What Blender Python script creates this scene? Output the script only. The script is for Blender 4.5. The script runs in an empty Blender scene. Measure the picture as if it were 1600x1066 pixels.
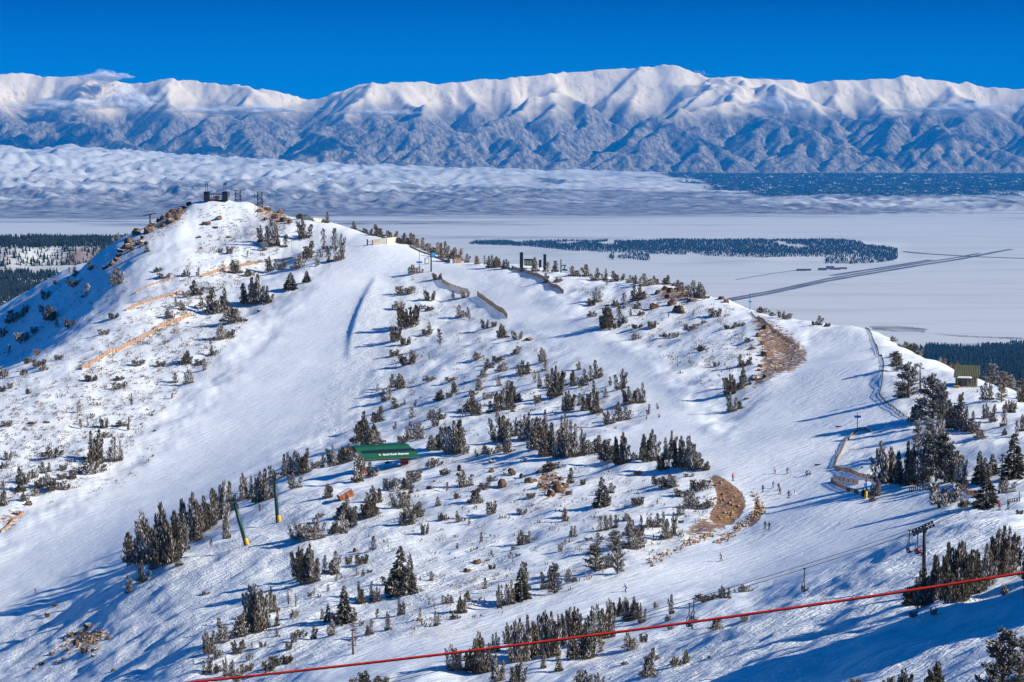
import bpy, bmesh, math, random, time
import numpy as np
from mathutils import Vector, Matrix
T0 = time.time()
random.seed(7)
RNG = np.random.default_rng(11)
scene = bpy.context.scene
COL = scene.collection
R = math.radians

# ------------------------------------------------------------------ camera
FPX, CX, CY, PITCH = 3830.0, 800.0, 533.0, R(5.2)
cam_d = bpy.data.cameras.new('camera')
cam = bpy.data.objects.new('camera', cam_d)
COL.objects.link(cam)
cam_d.sensor_width = 36.0
cam_d.lens = 36.0 * FPX / 1600.0
cam_d.clip_start, cam_d.clip_end = 1.0, 200000.0
cam.location = (0, 0, 0)
cam.rotation_euler = (R(90) - PITCH, 0, 0)
scene.camera = cam
cp, sp = math.cos(PITCH), math.sin(PITCH)

def ray(u, v):
    """direction per unit of forward distance for a point seen at (u, v)"""
    a, b = (u - CX) / FPX, -(v - CY) / FPX
    dy = cp + b * sp
    return a / dy, (b * cp - sp) / dy

def proj(x, y, z):
    d = y * cp - z * sp
    h = y * sp + z * cp
    return CX + FPX * x / d, CY - FPX * h / d

# ------------------------------------------------------------------ noise
_P = np.random.default_rng(3).permutation(256)
_G = np.random.default_rng(4).uniform(0, 2 * np.pi, 256)
_GX, _GY = np.cos(_G), np.sin(_G)

def perlin(x, y, seed=0):
    xi, yi = np.floor(x).astype(np.int64), np.floor(y).astype(np.int64)
    xf, yf = x - xi, y - yi
    def g(ix, iy, dx, dy):
        h = _P[(_P[(ix + seed * 17) & 255] + iy + seed * 31) & 255]
        return _GX[h] * dx + _GY[h] * dy
    u = xf * xf * xf * (xf * (xf * 6 - 15) + 10)
    v = yf * yf * yf * (yf * (yf * 6 - 15) + 10)
    a = g(xi, yi, xf, yf); b = g(xi + 1, yi, xf - 1, yf)
    c = g(xi, yi + 1, xf, yf - 1); d = g(xi + 1, yi + 1, xf - 1, yf - 1)
    return (a + u * (b - a)) + v * ((c + u * (d - c)) - (a + u * (b - a)))

def fbm(x, y, oct=4, seed=0, gain=0.5):
    s, a, f = 0.0, 1.0, 1.0
    for k in range(oct):
        s = s + a * perlin(x * f + 13.1 * k, y * f + 7.7 * k, seed + k)
        a *= gain; f *= 2.03
    return s

def ridged(x, y, oct=4, seed=0, gain=0.5):
    s, a, f = 0.0, 1.0, 1.0
    for k in range(oct):
        s = s + a * (1 - np.abs(perlin(x * f + 3.3 * k, y * f + 9.1 * k, seed + k)) * 2.2)
        a *= gain; f *= 2.05
    return s

def sstep(a, b, x):
    t = np.clip((x - a) / (b - a), 0, 1)
    return t * t * (3 - 2 * t)

def inpoly(u, v, poly):
    r = np.zeros(np.shape(u), bool)
    n = len(poly)
    for i in range(n):
        (x0, y0), (x1, y1) = poly[i], poly[(i + 1) % n]
        if y0 == y1: continue
        c = ((y0 > v) != (y1 > v)) & (u < (x1 - x0) * (v - y0) / (y1 - y0) + x0)
        r ^= c
    return r

def polydist(u, v, pts):
    """distance to an open polyline and the signed side"""
    best = np.full(np.shape(u), 1e9); side = np.zeros(np.shape(u)); par = np.zeros(np.shape(u))
    for i in range(len(pts) - 1):
        (x0, y0), (x1, y1) = pts[i], pts[i + 1]
        dx, dy = x1 - x0, y1 - y0
        L = math.hypot(dx, dy)
        t = np.clip(((u - x0) * dx + (v - y0) * dy) / (L * L), 0, 1)
        d = np.hypot(u - x0 - t * dx, v - y0 - t * dy)
        m = d < best
        best = np.where(m, d, best)
        side = np.where(m, (dx * (v - y0) - dy * (u - x0)) / L, side)
        par = np.where(m, (i + t) / (len(pts) - 1), par)
    return best, side, par

# ------------------------------------------------------------------ materials
def mat(name, col=(0.8, 0.8, 0.8), rough=0.6, metal=0.0, var=0.0, scale=3.0, bump=0.0, bscale=20.0, spec=0.3):
    m = bpy.data.materials.new(name); m.use_nodes = True
    nt = m.node_tree; b = nt.nodes['Principled BSDF']
    b.inputs['Base Color'].default_value = (*col, 1)
    b.inputs['Roughness'].default_value = rough
    b.inputs['Metallic'].default_value = metal
    b.inputs['Specular IOR Level'].default_value = spec
    if var > 0 or bump > 0:
        tc = nt.nodes.new('ShaderNodeTexCoord')
    if var > 0:
        n = nt.nodes.new('ShaderNodeTexNoise'); n.inputs['Scale'].default_value = scale; n.inputs['Detail'].default_value = 5
        r = nt.nodes.new('ShaderNodeValToRGB')
        r.color_ramp.elements[0].position = 0.3; r.color_ramp.elements[1].position = 0.7
        r.color_ramp.elements[0].color = (*[c * (1 - var) for c in col], 1)
        r.color_ramp.elements[1].color = (*[min(1, c * (1 + var)) for c in col], 1)
        nt.links.new(tc.outputs['Object'], n.inputs['Vector'])
        nt.links.new(n.outputs['Fac'], r.inputs['Fac'])
        nt.links.new(r.outputs['Color'], b.inputs['Base Color'])
    if bump > 0:
        n = nt.nodes.new('ShaderNodeTexNoise'); n.inputs['Scale'].default_value = bscale
        bp = nt.nodes.new('ShaderNodeBump'); bp.inputs['Strength'].default_value = bump; bp.inputs['Distance'].default_value = 0.1
        nt.links.new(tc.outputs['Object'], n.inputs['Vector'])
        nt.links.new(n.outputs['Fac'], bp.inputs['Height'])
        nt.links.new(bp.outputs['Normal'], b.inputs['Normal'])
    return m

class NB:
    """small helper for writing node graphs"""
    def __init__(self, m):
        self.nt = m.node_tree; self.b = self.nt.nodes['Principled BSDF']
    def n(self, t, **kw):
        nd = self.nt.nodes.new(t)
        for k, v in kw.items(): setattr(nd, k, v)
        return nd
    def link(self, a, b): self.nt.links.new(a, b)
    def pos(self, scale, rz=0.0):
        g = self.n('ShaderNodeNewGeometry')
        mp = self.n('ShaderNodeMapping'); mp.inputs['Scale'].default_value = scale
        if rz:
            m0 = self.n('ShaderNodeMapping'); m0.inputs['Rotation'].default_value = (0, 0, -rz); self.link(g.outputs['Position'], m0.inputs['Vector']); self.link(m0.outputs['Vector'], mp.inputs['Vector']); return mp.outputs['Vector']
        self.link(g.outputs['Position'], mp.inputs['Vector'])
        return mp.outputs['Vector']
    def noise(self, vec, scale=1.0, detail=4, rough=0.55, dist=0.0):
        t = self.n('ShaderNodeTexNoise')
        t.inputs['Scale'].default_value = scale; t.inputs['Detail'].default_value = detail
        t.inputs['Roughness'].default_value = rough; t.inputs['Distortion'].default_value = dist
        self.link(vec, t.inputs['Vector']); return t.outputs['Fac']
    def math(self, op, a, b=None, clamp=False):
        t = self.n('ShaderNodeMath', operation=op, use_clamp=clamp)
        for i, x in enumerate((a, b)):
            if x is None: continue
            if isinstance(x, (int, float)): t.inputs[i].default_value = x
            else: self.link(x, t.inputs[i])
        return t.outputs[0]
    def ss(self, a, b, x):
        t = self.n('ShaderNodeMapRange', interpolation_type='SMOOTHSTEP')
        t.inputs['From Min'].default_value = a; t.inputs['From Max'].default_value = b
        self.link(x, t.inputs['Value']); return t.outputs[0]
    def mix(self, f, a, b):
        t = self.n('ShaderNodeMix', data_type='RGBA')
        if isinstance(f, (int, float)): t.inputs[0].default_value = f
        else: self.link(f, t.inputs[0])
        for i, x in ((6, a), (7, b)):
            if isinstance(x, tuple): t.inputs[i].default_value = (*x, 1)
            else: self.link(x, t.inputs[i])
        return t.outputs[2]
    def attr(self, name):
        t = self.n('ShaderNodeAttribute', attribute_name=name); return t.outputs['Fac']

def grid_mesh(name, X, Y, Z, material, attrs=None, smooth=True):
    ny, nx = X.shape
    me = bpy.data.meshes.new(name)
    co = np.stack([X, Y, Z], -1).reshape(-1, 3).astype(np.float32)
    i = np.arange(nx * ny).reshape(ny, nx)
    q = np.stack([i[:-1, :-1], i[:-1, 1:], i[1:, 1:], i[1:, :-1]], -1).reshape(-1, 4)
    nf = len(q)
    me.vertices.add(len(co)); me.vertices.foreach_set('co', co.ravel())
    me.loops.add(nf * 4); me.loops.foreach_set('vertex_index', q.ravel().astype(np.int32))
    me.polygons.add(nf)
    me.polygons.foreach_set('loop_start', (np.arange(nf) * 4).astype(np.int32))
    me.polygons.foreach_set('use_smooth', np.full(nf, smooth))
    me.update(calc_edges=True)
    for k, a in (attrs or {}).items():
        at = me.attributes.new(k, 'FLOAT', 'POINT'); at.data.foreach_set('value', a.astype(np.float32).ravel())
    me.materials.append(material)
    ob = bpy.data.objects.new(name, me); COL.objects.link(ob)
    return ob

def structure(o):
    o['kind'] = 'structure'; return o

# ------------------------------------------------------------------ near ski hill: control points (u, v, distance)
SKY = [(-150,560,1420),(-60,510,1540),(0,487,1560),(50,465,1530),(100,432,1490),(140,405,1450),(175,382,1410),(200,367,1370),(240,352,1390),(270,338,1400),(300,317,1405),(325,313,1408),(345,314,1410),(370,315,1410),
 (400,318,1400),(420,327,1390),(450,338,1380),(480,345,1370),(510,347,1360),(535,351,1345),(560,359,1330),(600,371,1310),(640,382,1290),(680,398,1265),(720,409,1245),(760,414,1225),(800,417,1210),
 (850,422,1190),(900,433,1165),(950,437,1140),(1000,443,1110),(1050,450,1090),(1100,463,1060),(1140,476,1030),(1180,489,990),(1220,500,950),(1260,506,920),(1280,510,905),(1300,513,890),(1325,515,880),(1350,517,870),(1385,523,850),(1410,532,830),
 (1440,548,800),(1480,568,760),(1540,588,720),(1600,612,690),(1680,640,660),(1780,665,620),(1900,690,600)]
CTRL = [(250,400,1300),(180,480,1190),(110,560,1085),(30,640,985),(205,430,1275),(150,515,1150),(100,490,1320),(60,540,1290),(0,550,1390),(0,595,1200),(170,430,1310),(-150,640,1130),(-150,800,850),(-150,950,740),(-150,1066,620),
 (560,400,1250),(500,450,1180),(450,520,1100),(400,600,1010),(300,700,920),(200,760,870),(100,820,820),(0,880,785),(400,430,1270),(330,500,1170),(250,600,1040),(150,680,950),(50,750,880),(0,800,845),
 (370,345,1370),(300,420,1270),(430,380,1315),(330,380,1330),(500,380,1310),(600,440,1190),(640,420,1215),(580,480,1130),(620,560,1015),(560,640,925),(450,710,860),(300,790,795),(150,880,745),(100,920,725),(0,970,700),
 (220,885,640),(330,850,655),(400,795,690),(460,755,730),(520,728,765),(598,748,728),(645,740,726),(560,752,722),(40,1010,650),(0,1066,580),(100,1000,605),(200,950,600),(300,900,605),(150,1066,525),(300,1066,465),(300,980,530),(400,900,580),(400,1000,485),(500,1040,445),
 (400,850,620),(450,820,650),(500,800,655),(550,765,690),(600,800,635),(600,900,545),(550,980,482),(700,1000,447),(600,1066,405),(700,740,700),(700,650,830),(700,560,975),(700,470,1125),(800,550,955),(800,640,822),(800,720,700),(800,800,610),(800,900,520),(800,970,458),(700,860,575),
 (880,460,1085),(900,520,965),(960,570,870),(1040,630,770),(1120,700,665),(900,600,850),(900,680,730),(960,720,660),(1050,722,640),(1100,740,615),(1160,775,585),(1185,805,562),(1150,850,530),(1000,880,500),(900,930,472),(1000,800,575),(900,800,592),(900,860,540),(1100,800,570),
 (970,480,1030),(1050,520,930),(1100,580,820),(1150,560,830),(1200,530,865),(1150,640,735),(1250,570,805),(1200,640,720),(1300,560,800),(1300,531,845),(1340,537,832),(1258,527,862),(1368,543,812),(1250,700,635),(1300,640,695),(1360,600,725),(1380,560,785),
 (1250,800,540),(1250,860,495),(1130,900,485),(1350,800,525),(1450,782,520),(1400,700,600),(1450,650,640),(1520,612,675),(1500,720,565),(1580,700,560),(1580,765,505),(1340,695,628),(1310,740,590),(1480,600,690),
 (1590,802,405),(1500,805,425),(1400,855,425),(1300,905,408),(1200,950,398),(1100,985,402),(1000,1015,402),(900,1066,382),(1000,950,452),(1100,1066,318),(1450,905,352),(1300,1000,325),(1300,1066,275),(1450,1000,285),(1450,1066,238),(1600,905,315),(1600,1000,243),(1600,1066,203),(1540,945,303),(800,1066,395),
 (1750,830,400),(1750,930,300),(1750,1066,175),(1750,760,490),(1900,1000,220),
 (0,1300,430),(400,1300,320),(800,1300,250),(1200,1300,190),(1600,1300,120),(1900,1300,100)]
pts = []
for u, v, D in CTRL + SKY:
    a, s = ray(u, v); pts.append((a * D, D, s * D))
for u, v, D in SKY:
    a, s = ray(u, v)
    for dd, dz in ((70, -26), (220, -110), (600, -300), (1300, -620)):
        pts.append((a * (D + dd), D + dd, s * D + dz))
for a in (-0.5, -0.3, -0.1, 0.1, 0.3, 0.5):
    pts += [(a * 60, 60, -22 + 10 * a), (a * 150, 150, -42 + 14 * a), (a * 20, 10, -9)]
P = np.array(pts)
_C = 12.0
def _phi(dx, dy): return np.sqrt(dx * dx + dy * dy + _C * _C)
A = _phi(P[:, None, 0] - P[None, :, 0], P[:, None, 1] - P[None, :, 1])
n = len(P)
M = np.zeros((n + 3, n + 3)); M[:n, :n] = A + np.eye(n) * 0.0 - np.eye(n) * 2.0
M[:n, n] = 1; M[:n, n + 1] = P[:, 0] / 500; M[:n, n + 2] = P[:, 1] / 500; M[n:, :n] = M[:n, n:].T
W = np.linalg.solve(M, np.r_[P[:, 2], 0, 0, 0])

NA, ND = 1000, 1000
AA = np.linspace(-0.36, 0.36, NA)
DD = np.exp(np.linspace(math.log(45), math.log(2700), ND))
GX = AA[None, :] * DD[:, None]; GY = np.repeat(DD[:, None], NA, 1)
# the smooth fit is evaluated on a coarser grid, then interpolated
_ia, _id = np.linspace(0, NA - 1, 300), np.linspace(0, ND - 1, 400)
_ca, _cd = np.interp(_ia, np.arange(NA), AA), np.exp(np.interp(_id, np.arange(ND), np.log(DD)))
_cx = (_ca[None, :] * _cd[:, None]).ravel(); _cy = np.repeat(_cd, 300)
_z = W[n] + W[n + 1] * _cx / 500 + W[n + 2] * _cy / 500
for k in range(n):
    _z += W[k] * _phi(_cx - P[k, 0], _cy - P[k, 1])
_z = _z.reshape(400, 300)
def cubic_up(z, m, axis):
    z = np.moveaxis(z, axis, 0); k = z.shape[0]
    t = np.linspace(0, k - 1, m); i = np.clip(np.floor(t).astype(int), 0, k - 2); f = (t - i)[:, None]
    g = lambda j: z[np.clip(j, 0, k - 1)]
    p0, p1, p2, p3 = g(i - 1), g(i), g(i + 1), g(i + 2)
    r = 0.5 * ((2 * p1) + (-p0 + p2) * f + (2 * p0 - 5 * p1 + 4 * p2 - p3) * f * f + (-p0 + 3 * p1 - 3 * p2 + p3) * f ** 3)
    return np.moveaxis(r, 0, axis)
GZ = cubic_up(cubic_up(_z, ND, 0), NA, 1)
GU, GV = proj(GX, GY, GZ)
hill = (GY < 1500)
# groomed pistes stay smooth, the rest is lumpy
PISTE = [(540,352),(600,372),(760,418),(800,440),(1000,560),(1130,690),(1250,560),(1300,515),(1370,520),(1380,620),(1440,665),(1330,690),(1310,740),(1500,790),(1400,850),(1250,905),(1080,925),(900,960),(700,1040),(500,1066),(440,1055),(700,985),(950,905),(1190,820),(1110,735),(950,700),(1020,640),(940,580),(800,500),(690,440),(620,410),(640,470),(560,640),(450,700),(200,860),(-100,990),(-100,890),(60,840),(280,690),(400,560),(530,400)]
inp = inpoly(GU, GV, PISTE).astype(float)
def blur(a, k):
    for ax in (0, 1):
        c = np.cumsum(np.concatenate([np.repeat(np.take(a, [0], ax), k + 1, ax), a, np.repeat(np.take(a, [-1], ax), k, ax)], ax), ax)
        a = (np.take(c, np.arange(2 * k + 1, c.shape[ax]), ax) - np.take(c, np.arange(0, c.shape[ax] - 2 * k - 1), ax)) / (2 * k + 1)
    return a
smooth_m = blur(inp, 6)
rough = (1 - 0.88 * smooth_m)
GZ = GZ + 0.28 * (4 * smooth_m * (1 - smooth_m)) ** 2 * (0.6 + 0.8 * fbm(GX / 15, GY / 15, 2, 19)) * hill
GZ = GZ + (rough * (1.8 * fbm(GX / 40, GY / 40, 3, 5) + 1.15 * fbm(GX / 12, GY / 14, 3, 9)) + 0.35 * fbm(GX / 25, GY / 60, 2, 15)) * sstep(40, 250, GY)
# moguls and ski-churned snow at the lower left, in the middle and on the near slope
churn = np.zeros_like(GX)
for poly, w in (([(0,1066),(0,990),(220,880),(350,850),(470,770),(560,770),(640,840),(700,900),(760,830),(800,900),(640,980),(420,1066)], 1.0),
                ([(560,470),(640,430),(650,560),(560,680),(470,720),(520,600)], 0.8),
                ([(1600,800),(1480,800),(1300,900),(1000,1010),(880,1066),(1600,1066)], 0.9)):
    churn = np.maximum(churn, blur(inpoly(GU, GV, poly).astype(float), 8) * w)
_rt = sstep(900, 1150, GU)
AL = np.where(_rt > 0.5, GX * 0.97 + GY * 0.24, GX * 0.72 + GY * 0.69); AC = np.where(_rt > 0.5, -GX * 0.24 + GY * 0.97, -GX * 0.69 + GY * 0.72)
GZ = GZ + churn * (0.62 * perlin(AL / 15.0, AC / 4.2, 21) + 0.30 * perlin(AL / 6.0, AC / 2.4, 22) + 0.16 * perlin(GX / 2.2, GY / 2.6, 23))
# wind-cut step on the left piste
STEP = [(590,434),(583,448),(572,468),(562,492),(554,515),(548,540),(545,565)]
d, s, par = polydist(GU, GV, STEP)
prof = np.clip(np.sin(np.clip(par, 0, 1) * math.pi), 0, 1) ** 0.6
step_h = np.where(s < 0, np.exp(-(np.abs(s) / 42.0)), np.exp(-((s / 6.5) ** 2))) * np.exp(-np.clip(d - np.abs(s), 0, 99) / 10) * prof
GZ = GZ + hill * 1.6 * step_h
# unseen mound added outside the right edge to shade the near slope
GZ = GZ + 44 * np.exp(-(((GX - 99) / 15.5) ** 2) - (((GY - 270) / 28.0) ** 2)) * (1 + 0.25 * fbm(GX / 9, GY / 9, 3, 29))
GU, GV = proj(GX, GY, GZ)

def hz(x, y):
    a = np.asarray(x / y, float); l = np.log(np.asarray(y, float))
    fa = np.clip((a + 0.36) / 0.72 * (NA - 1), 0, NA - 1.001)
    fd = np.clip((l - math.log(45)) / (math.log(2700) - math.log(45)) * (ND - 1), 0, ND - 1.001)
    ia, idd = fa.astype(int), fd.astype(int); ta, td = fa - ia, fd - idd
    return (GZ[idd, ia] * (1 - ta) + GZ[idd, ia + 1] * ta) * (1 - td) + (GZ[idd + 1, ia] * (1 - ta) + GZ[idd + 1, ia + 1] * ta) * td

_ys = np.exp(np.linspace(math.log(120), math.log(1480), 1800))
def ground(u, v):
    """where the line of sight through (u, v) meets the hill; the crest when it passes over it"""
    a, s = ray(u, v)
    a_ = a  # slope of the ray does not depend on distance
    z = hz(a_ * _ys, _ys)
    below = z >= s * _ys
    if below.any():
        i = int(np.argmax(below))
        if i > 0:
            f0, f1 = z[i - 1] - s * _ys[i - 1], z[i] - s * _ys[i]
            y = _ys[i - 1] + (_ys[i] - _ys[i - 1]) * (-f0) / (f1 - f0 + 1e-9)
        else: y = _ys[0]
    else:
        m = _ys > 500
        y = _ys[m][int(np.argmax((z / _ys)[m]))]
    return Vector((a * y, y, float(hz(a * y, y))))
def near(u, v, D):
    a, s = ray(u, v); return Vector((a * D, D, s * D))
# ------------------------------------------------------------------ hill surface
def smear(polys, k=3):
    m = np.zeros_like(GX)
    for p in polys: m = np.maximum(m, inpoly(GU, GV, p).astype(float))
    return blur(m, k)
SOIL = [[(1106,739),(1125,745),(1145,757),(1162,772),(1166,790),(1158,806),(1140,822),(1105,815),(1112,798),(1120,785),(1118,765)],
        [(1176,766),(1186,780),(1192,800),(1187,815),(1160,830),(1172,812),(1180,795)]]
PATCH = [[(1168,482),(1200,497),(1240,520),(1268,545),(1266,562),(1245,582),(1212,590),(1190,612),(1165,610),(1185,575),(1180,540)],
         [(395,312),(430,322),(462,345),(458,362),(430,360),(405,340),(385,322)],
         [(268,335),(300,318),(300,340),(280,352),(240,372),(200,400),(165,425),(160,410),(205,370)],
         [(1020,445),(1060,450),(1110,462),(1100,478),(1050,475),(1030,470)],
         [(0,800),(35,785),(50,795),(20,830),(-10,842)],
         [(1010,880),(1040,862),(1100,838),(1135,815),(1150,822),(1100,850),(1050,868)],
         [(60,1035),(110,985),(140,970),(175,985),(150,1020),(110,1010)],
         [(835,725),(880,735),(892,775),(860,782),(835,760)],
         [(1300,735),(1330,685),(1355,672),(1345,690),(1315,728)],
         [(1090,800),(1130,810),(1145,825),(1085,840),(1060,845)]]
BRUSH = [[(420,340),(340,345),(300,400),(200,480),(100,590),(0,640),(-60,800),(0,790),(130,760),(200,715),(280,610),(340,560),(390,500),(330,480),(420,420)],
         [(640,430),(700,450),(800,520),(900,590),(1000,640),(930,700),(700,680),(600,640),(620,500)],
         [(900,440),(1150,480),(1180,560),(1120,620),(1000,540),(930,500)],
         [(640,720),(900,720),(1130,760),(1080,850),(800,960),(640,1000),(560,800)],
         [(400,400),(330,420),(200,540),(260,540)]]
soil, patch, brush = smear(SOIL, 2), smear(PATCH, 4), smear(BRUSH, 10)
hm = bpy.data.materials.new('snow_ground'); hm.use_nodes = True
N = NB(hm); P1 = N.pos((1, 1, 1))
nz = N.noise(P1, 0.045, 5, 0.6); nf = N.noise(P1, 0.55, 6, 0.65); ns = N.noise(P1, 1.6, 4, 0.6)
snow = N.mix(N.ss(0.3, 0.75, nz), (0.73, 0.77, 0.82), (0.83, 0.84, 0.85))
soilc = N.mix(N.ss(0.35, 0.7, nf), (0.20, 0.105, 0.055), (0.40, 0.235, 0.125))
so = N.math('MULTIPLY', N.ss(0.46, 0.56, N.math('ADD', N.attr('soil'), N.math('MULTIPLY', N.math('SUBTRACT', nf, 0.5), 0.9))), N.ss(0.26, 0.36, nf))
pa = N.ss(0.50, 0.60, N.math('ADD', N.math('MULTIPLY', N.attr('patch'), 0.40), N.math('SUBTRACT', nf, 0.27)))
pa = N.math('MULTIPLY', pa, N.ss(0.02, 0.2, N.attr('patch')))
br = N.math('MULTIPLY', N.ss(0.60, 0.70, N.math('ADD', N.math('MULTIPLY', N.math('SUBTRACT', nz, 0.5), 0.5), N.math('ADD', N.math('MULTIPLY', ns, 0.75), 0.175))), N.attr('brush'))
m1 = N.math('MAXIMUM', so, pa)
c = N.mix(N.math('MULTIPLY', br, 0.8), snow, (0.22, 0.17, 0.13))
c = N.mix(m1, c, soilc)
N.link(c, N.b.inputs['Base Color'])
N.b.inputs['Roughness'].default_value = 0.55
N.b.inputs['Specular IOR Level'].default_value = 0.25
# ski tracks, sastrugi and churned crust as relief
st = N.noise(N.pos((0.16, 0.62, 0.4), 0.72), 1.0, 5, 0.6, 0.3)
gr = N.noise(N.pos((0.5, 2.2, 1.0), 0.72), 1.0, 3, 0.6)
h = N.math('ADD', N.math('MULTIPLY', st, 0.58), N.math('MULTIPLY', gr, 0.14))
rg = N.math('ABSOLUTE', N.math('SUBTRACT', N.noise(N.pos((0.42, 0.17, 0.3)), 1.0, 3, 0.6, 0.35), 0.5))
h = N.math('ADD', h, N.math('MULTIPLY', N.math('MULTIPLY', N.ss(0.0, 0.09, rg), N.attr('churn')), 0.05))
h = N.math('ADD', h, N.math('MULTIPLY', N.math('MULTIPLY', N.noise(P1, 0.7, 5, 0.6), N.attr('churn')), 0.42))
h = N.math('ADD', h, N.math('MULTIPLY', nf, 0.07))
st2 = N.noise(N.pos((0.13, 1.0, 0.5), 0.75), 1.0, 4, 0.55, 0.9); st3 = N.noise(N.pos((1.2, 0.26, 0.5), 0.35), 1.0, 3, 0.55, 1.2)
h = N.math('ADD', h, N.math('MULTIPLY', N.math('MULTIPLY', N.math('ADD', N.ss(0.42, 0.60, st2), N.math('MULTIPLY', N.ss(0.44, 0.58, st3), 0.28)), N.attr('churn')), 0.42))
h = N.math('ADD', h, N.math('MULTIPLY', m1, -0.06))
bp = N.n('ShaderNodeBump'); bp.inputs['Strength'].default_value = 0.75; bp.inputs['Distance'].default_value = 1.0
N.link(h, bp.inputs['Height']); N.link(bp.outputs['Normal'], N.b.inputs['Normal'])
structure(grid_mesh('ski_slope', GX, GY, GZ, hm, dict(soil=soil, patch=patch, brush=brush, churn=churn)))

# ------------------------------------------------------------------ valley
VA, VD = 760, 900
va = np.linspace(-0.42, 0.42, VA); vd = np.exp(np.linspace(math.log(1900), math.log(44500), VD))
VX = va[None, :] * vd[:, None]; VY = np.repeat(vd[:, None], VA, 1)
vu = CX + FPX * va[None, :] + 0 * VY          # rough picture column of every vertex
km = VY / 1000
ramp = np.interp(km, [1.9, 3, 5, 7, 9, 10.2, 60], [-640, -560, -560, -700, -835, -900, -900])
VZ = ramp + sstep(11, 9, km) * 18 * fbm(VX / 900, VY / 900, 4, 31)
bl = np.interp(km, [1.9, 3.5, 4.5, 5, 5.6, 5.98, 6.12, 6.6, 7.4, 9.2, 60], [-420, -420, -405, -386, -372, -362, -325, -322, -440, -900, -900])
wob = 1 + 0.05 * fbm(VX / 500, VX / 777, 3, 35)
bl = np.interp(km * wob, [1.9, 3.5, 4.5, 5, 5.6, 5.98, 6.12, 6.6, 7.4, 9.2, 60], [-420, -420, -405, -386, -372, -362, -325, -322, -440, -900, -900]) + 10 * fbm(VX / 300, VY / 300, 4, 33) * sstep(9, 7, km)
wl = sstep(420, 250, vu)
VZ = VZ * (1 - wl) + bl * wl
# wooded mesa in the middle of the plain
front = 15.15 - 0.25 * np.sin(vu / 160.0) + 0.3 * fbm(vu / 260, vu / 310, 2, 41) + 0.9 * sstep(1000, 700, vu)
mesa = sstep(front, front + 0.75, km) * sstep(18.2, 17.2, km) * sstep(1425, 1290, vu) * sstep(560, 760, vu)
VZ = VZ + 44 * mesa * (1 + 0.12 * fbm(VX / 400, VY / 900, 3, 43)) * (0.75 + 0.25 * sstep(800, 1050, vu))
# snow hills in front of the range
hv = np.interp(vu, [-400, -200, 0, 100, 200, 300, 400, 500, 700, 900, 1050, 1200, 1700], [220, 226, 233, 238, 248, 256, 260, 266, 269, 273, 276, 280, 280])
hc = 900 - (hv - 185) / 3830 * 36000
hr = sstep(21.5, 36, km + 2.2 * fbm(VX / 5200, VY / 5200, 3, 51)) * sstep(41, 36.6, km)
hills = hc * hr
lump = sstep(22.0, 25.5, km + 1.2 * fbm(VX / 3000, VY / 5000, 2, 55)) * sstep(41, 37, km)
tone = 0.35 + 0.65 * sstep(1100, 300, vu)
tone = np.maximum(tone, 0.5 * sstep(1060, 1200, vu) * sstep(29, 26.5, km))
rd = ridged(VX / 2100 + 0.5 * fbm(VX / 1900, VY / 2500, 2, 61), VY / 3600, 4, 57)
VZ = VZ + hills + lump * tone * (105 * (rd - 0.9) + 62 * (ridged(VX / 300 + 0.6 * fbm(VX / 900, VY / 1500, 2, 63), VY / 900, 4, 59) - 0.6))
VZ = np.maximum(VZ, -905)
vwu, vwv = proj(VX, VY, VZ)
# woods and brush tones
ff = np.interp(vu, [900, 1040, 1080, 1130, 1200, 1400, 1500, 1600, 1800], [270, 274, 283, 298, 306, 309, 306, 302, 300])
edge = 10 * fbm(VX / 700, VY / 1500, 4, 71) + 3 * fbm(VX / 150, VY / 500, 2, 73)
forest = sstep(2.5, -2.5, vwv - ff - edge) * sstep(26, 28, km) * sstep(1020, 1060, vu + 40 * fbm(VX / 900, VY / 900, 2, 75))
fl = sstep(0.25, 0.45, fbm(VX / 900, VY / 2500, 4, 77)) * sstep(23, 26, km) * sstep(560, 700, vu) * 0.8
forest = np.maximum(forest, fl * sstep(0.55, 0.8, fbm(VX / 2600, VY / 4000, 2, 79) + 0.5))
vforest = np.maximum(sstep(1395, 1470, vu) * sstep(9.4, 8.3, km + 0.3 * fbm(VX / 250, VY / 600, 3, 81)), 0)
scarp = wl * sstep(5.93, 6.0, km * wob) * sstep(6.16, 6.08, km * wob) * sstep(-0.1, 0.15, fbm(VX / 260, VY / 2000, 3, 83) + 0.12)
bru = np.interp(vwv, [230, 275, 300, 322, 338, 343, 352, 400], [0.10, 0.26, 0.8, 1.2, 1.05, 0.46, 0.33, 0.20])
bru = bru * (0.62 + 0.38 * sstep(1250, 500, vu))
bru = np.maximum(bru, 0.85 * inpoly(vwu, vwv, [(1355,509),(1385,506),(1420,510),(1450,514),(1445,520),(1400,519),(1365,516)]))
bru = np.maximum(bru, 0.7 * inpoly(vwu, vwv, [(1445,520),(1500,524),(1600,528),(1600,530),(1500,527)]))
vm = bpy.data.materials.new('valley_ground'); vm.use_nodes = True
N = NB(vm)
str_ = N.noise(N.pos((0.00022, 0.0009, 0.003)), 1.0, 7, 0.62, 0.4)
fine = N.noise(N.pos((0.004, 0.0045, 0.01)), 1.0, 5, 0.7)
b_ = N.ss(0.38, 0.62, N.math('ADD', N.math('MULTIPLY', N.attr('brush'), 0.6), N.math('ADD', N.math('MULTIPLY', N.math('SUBTRACT', str_, 0.5), 1.5), 0.13)))
b_ = N.math('MULTIPLY', b_, N.math('ADD', 0.35, N.math('MULTIPLY', N.ss(0.3, 0.7, fine), 0.65)))
c = N.mix(b_, (0.58, 0.585, 0.575), (0.075, 0.062, 0.08))
mo = N.noise(N.pos((0.0005, 0.0035, 0.002)), 1.0, 6, 0.7, 0.6)
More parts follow.
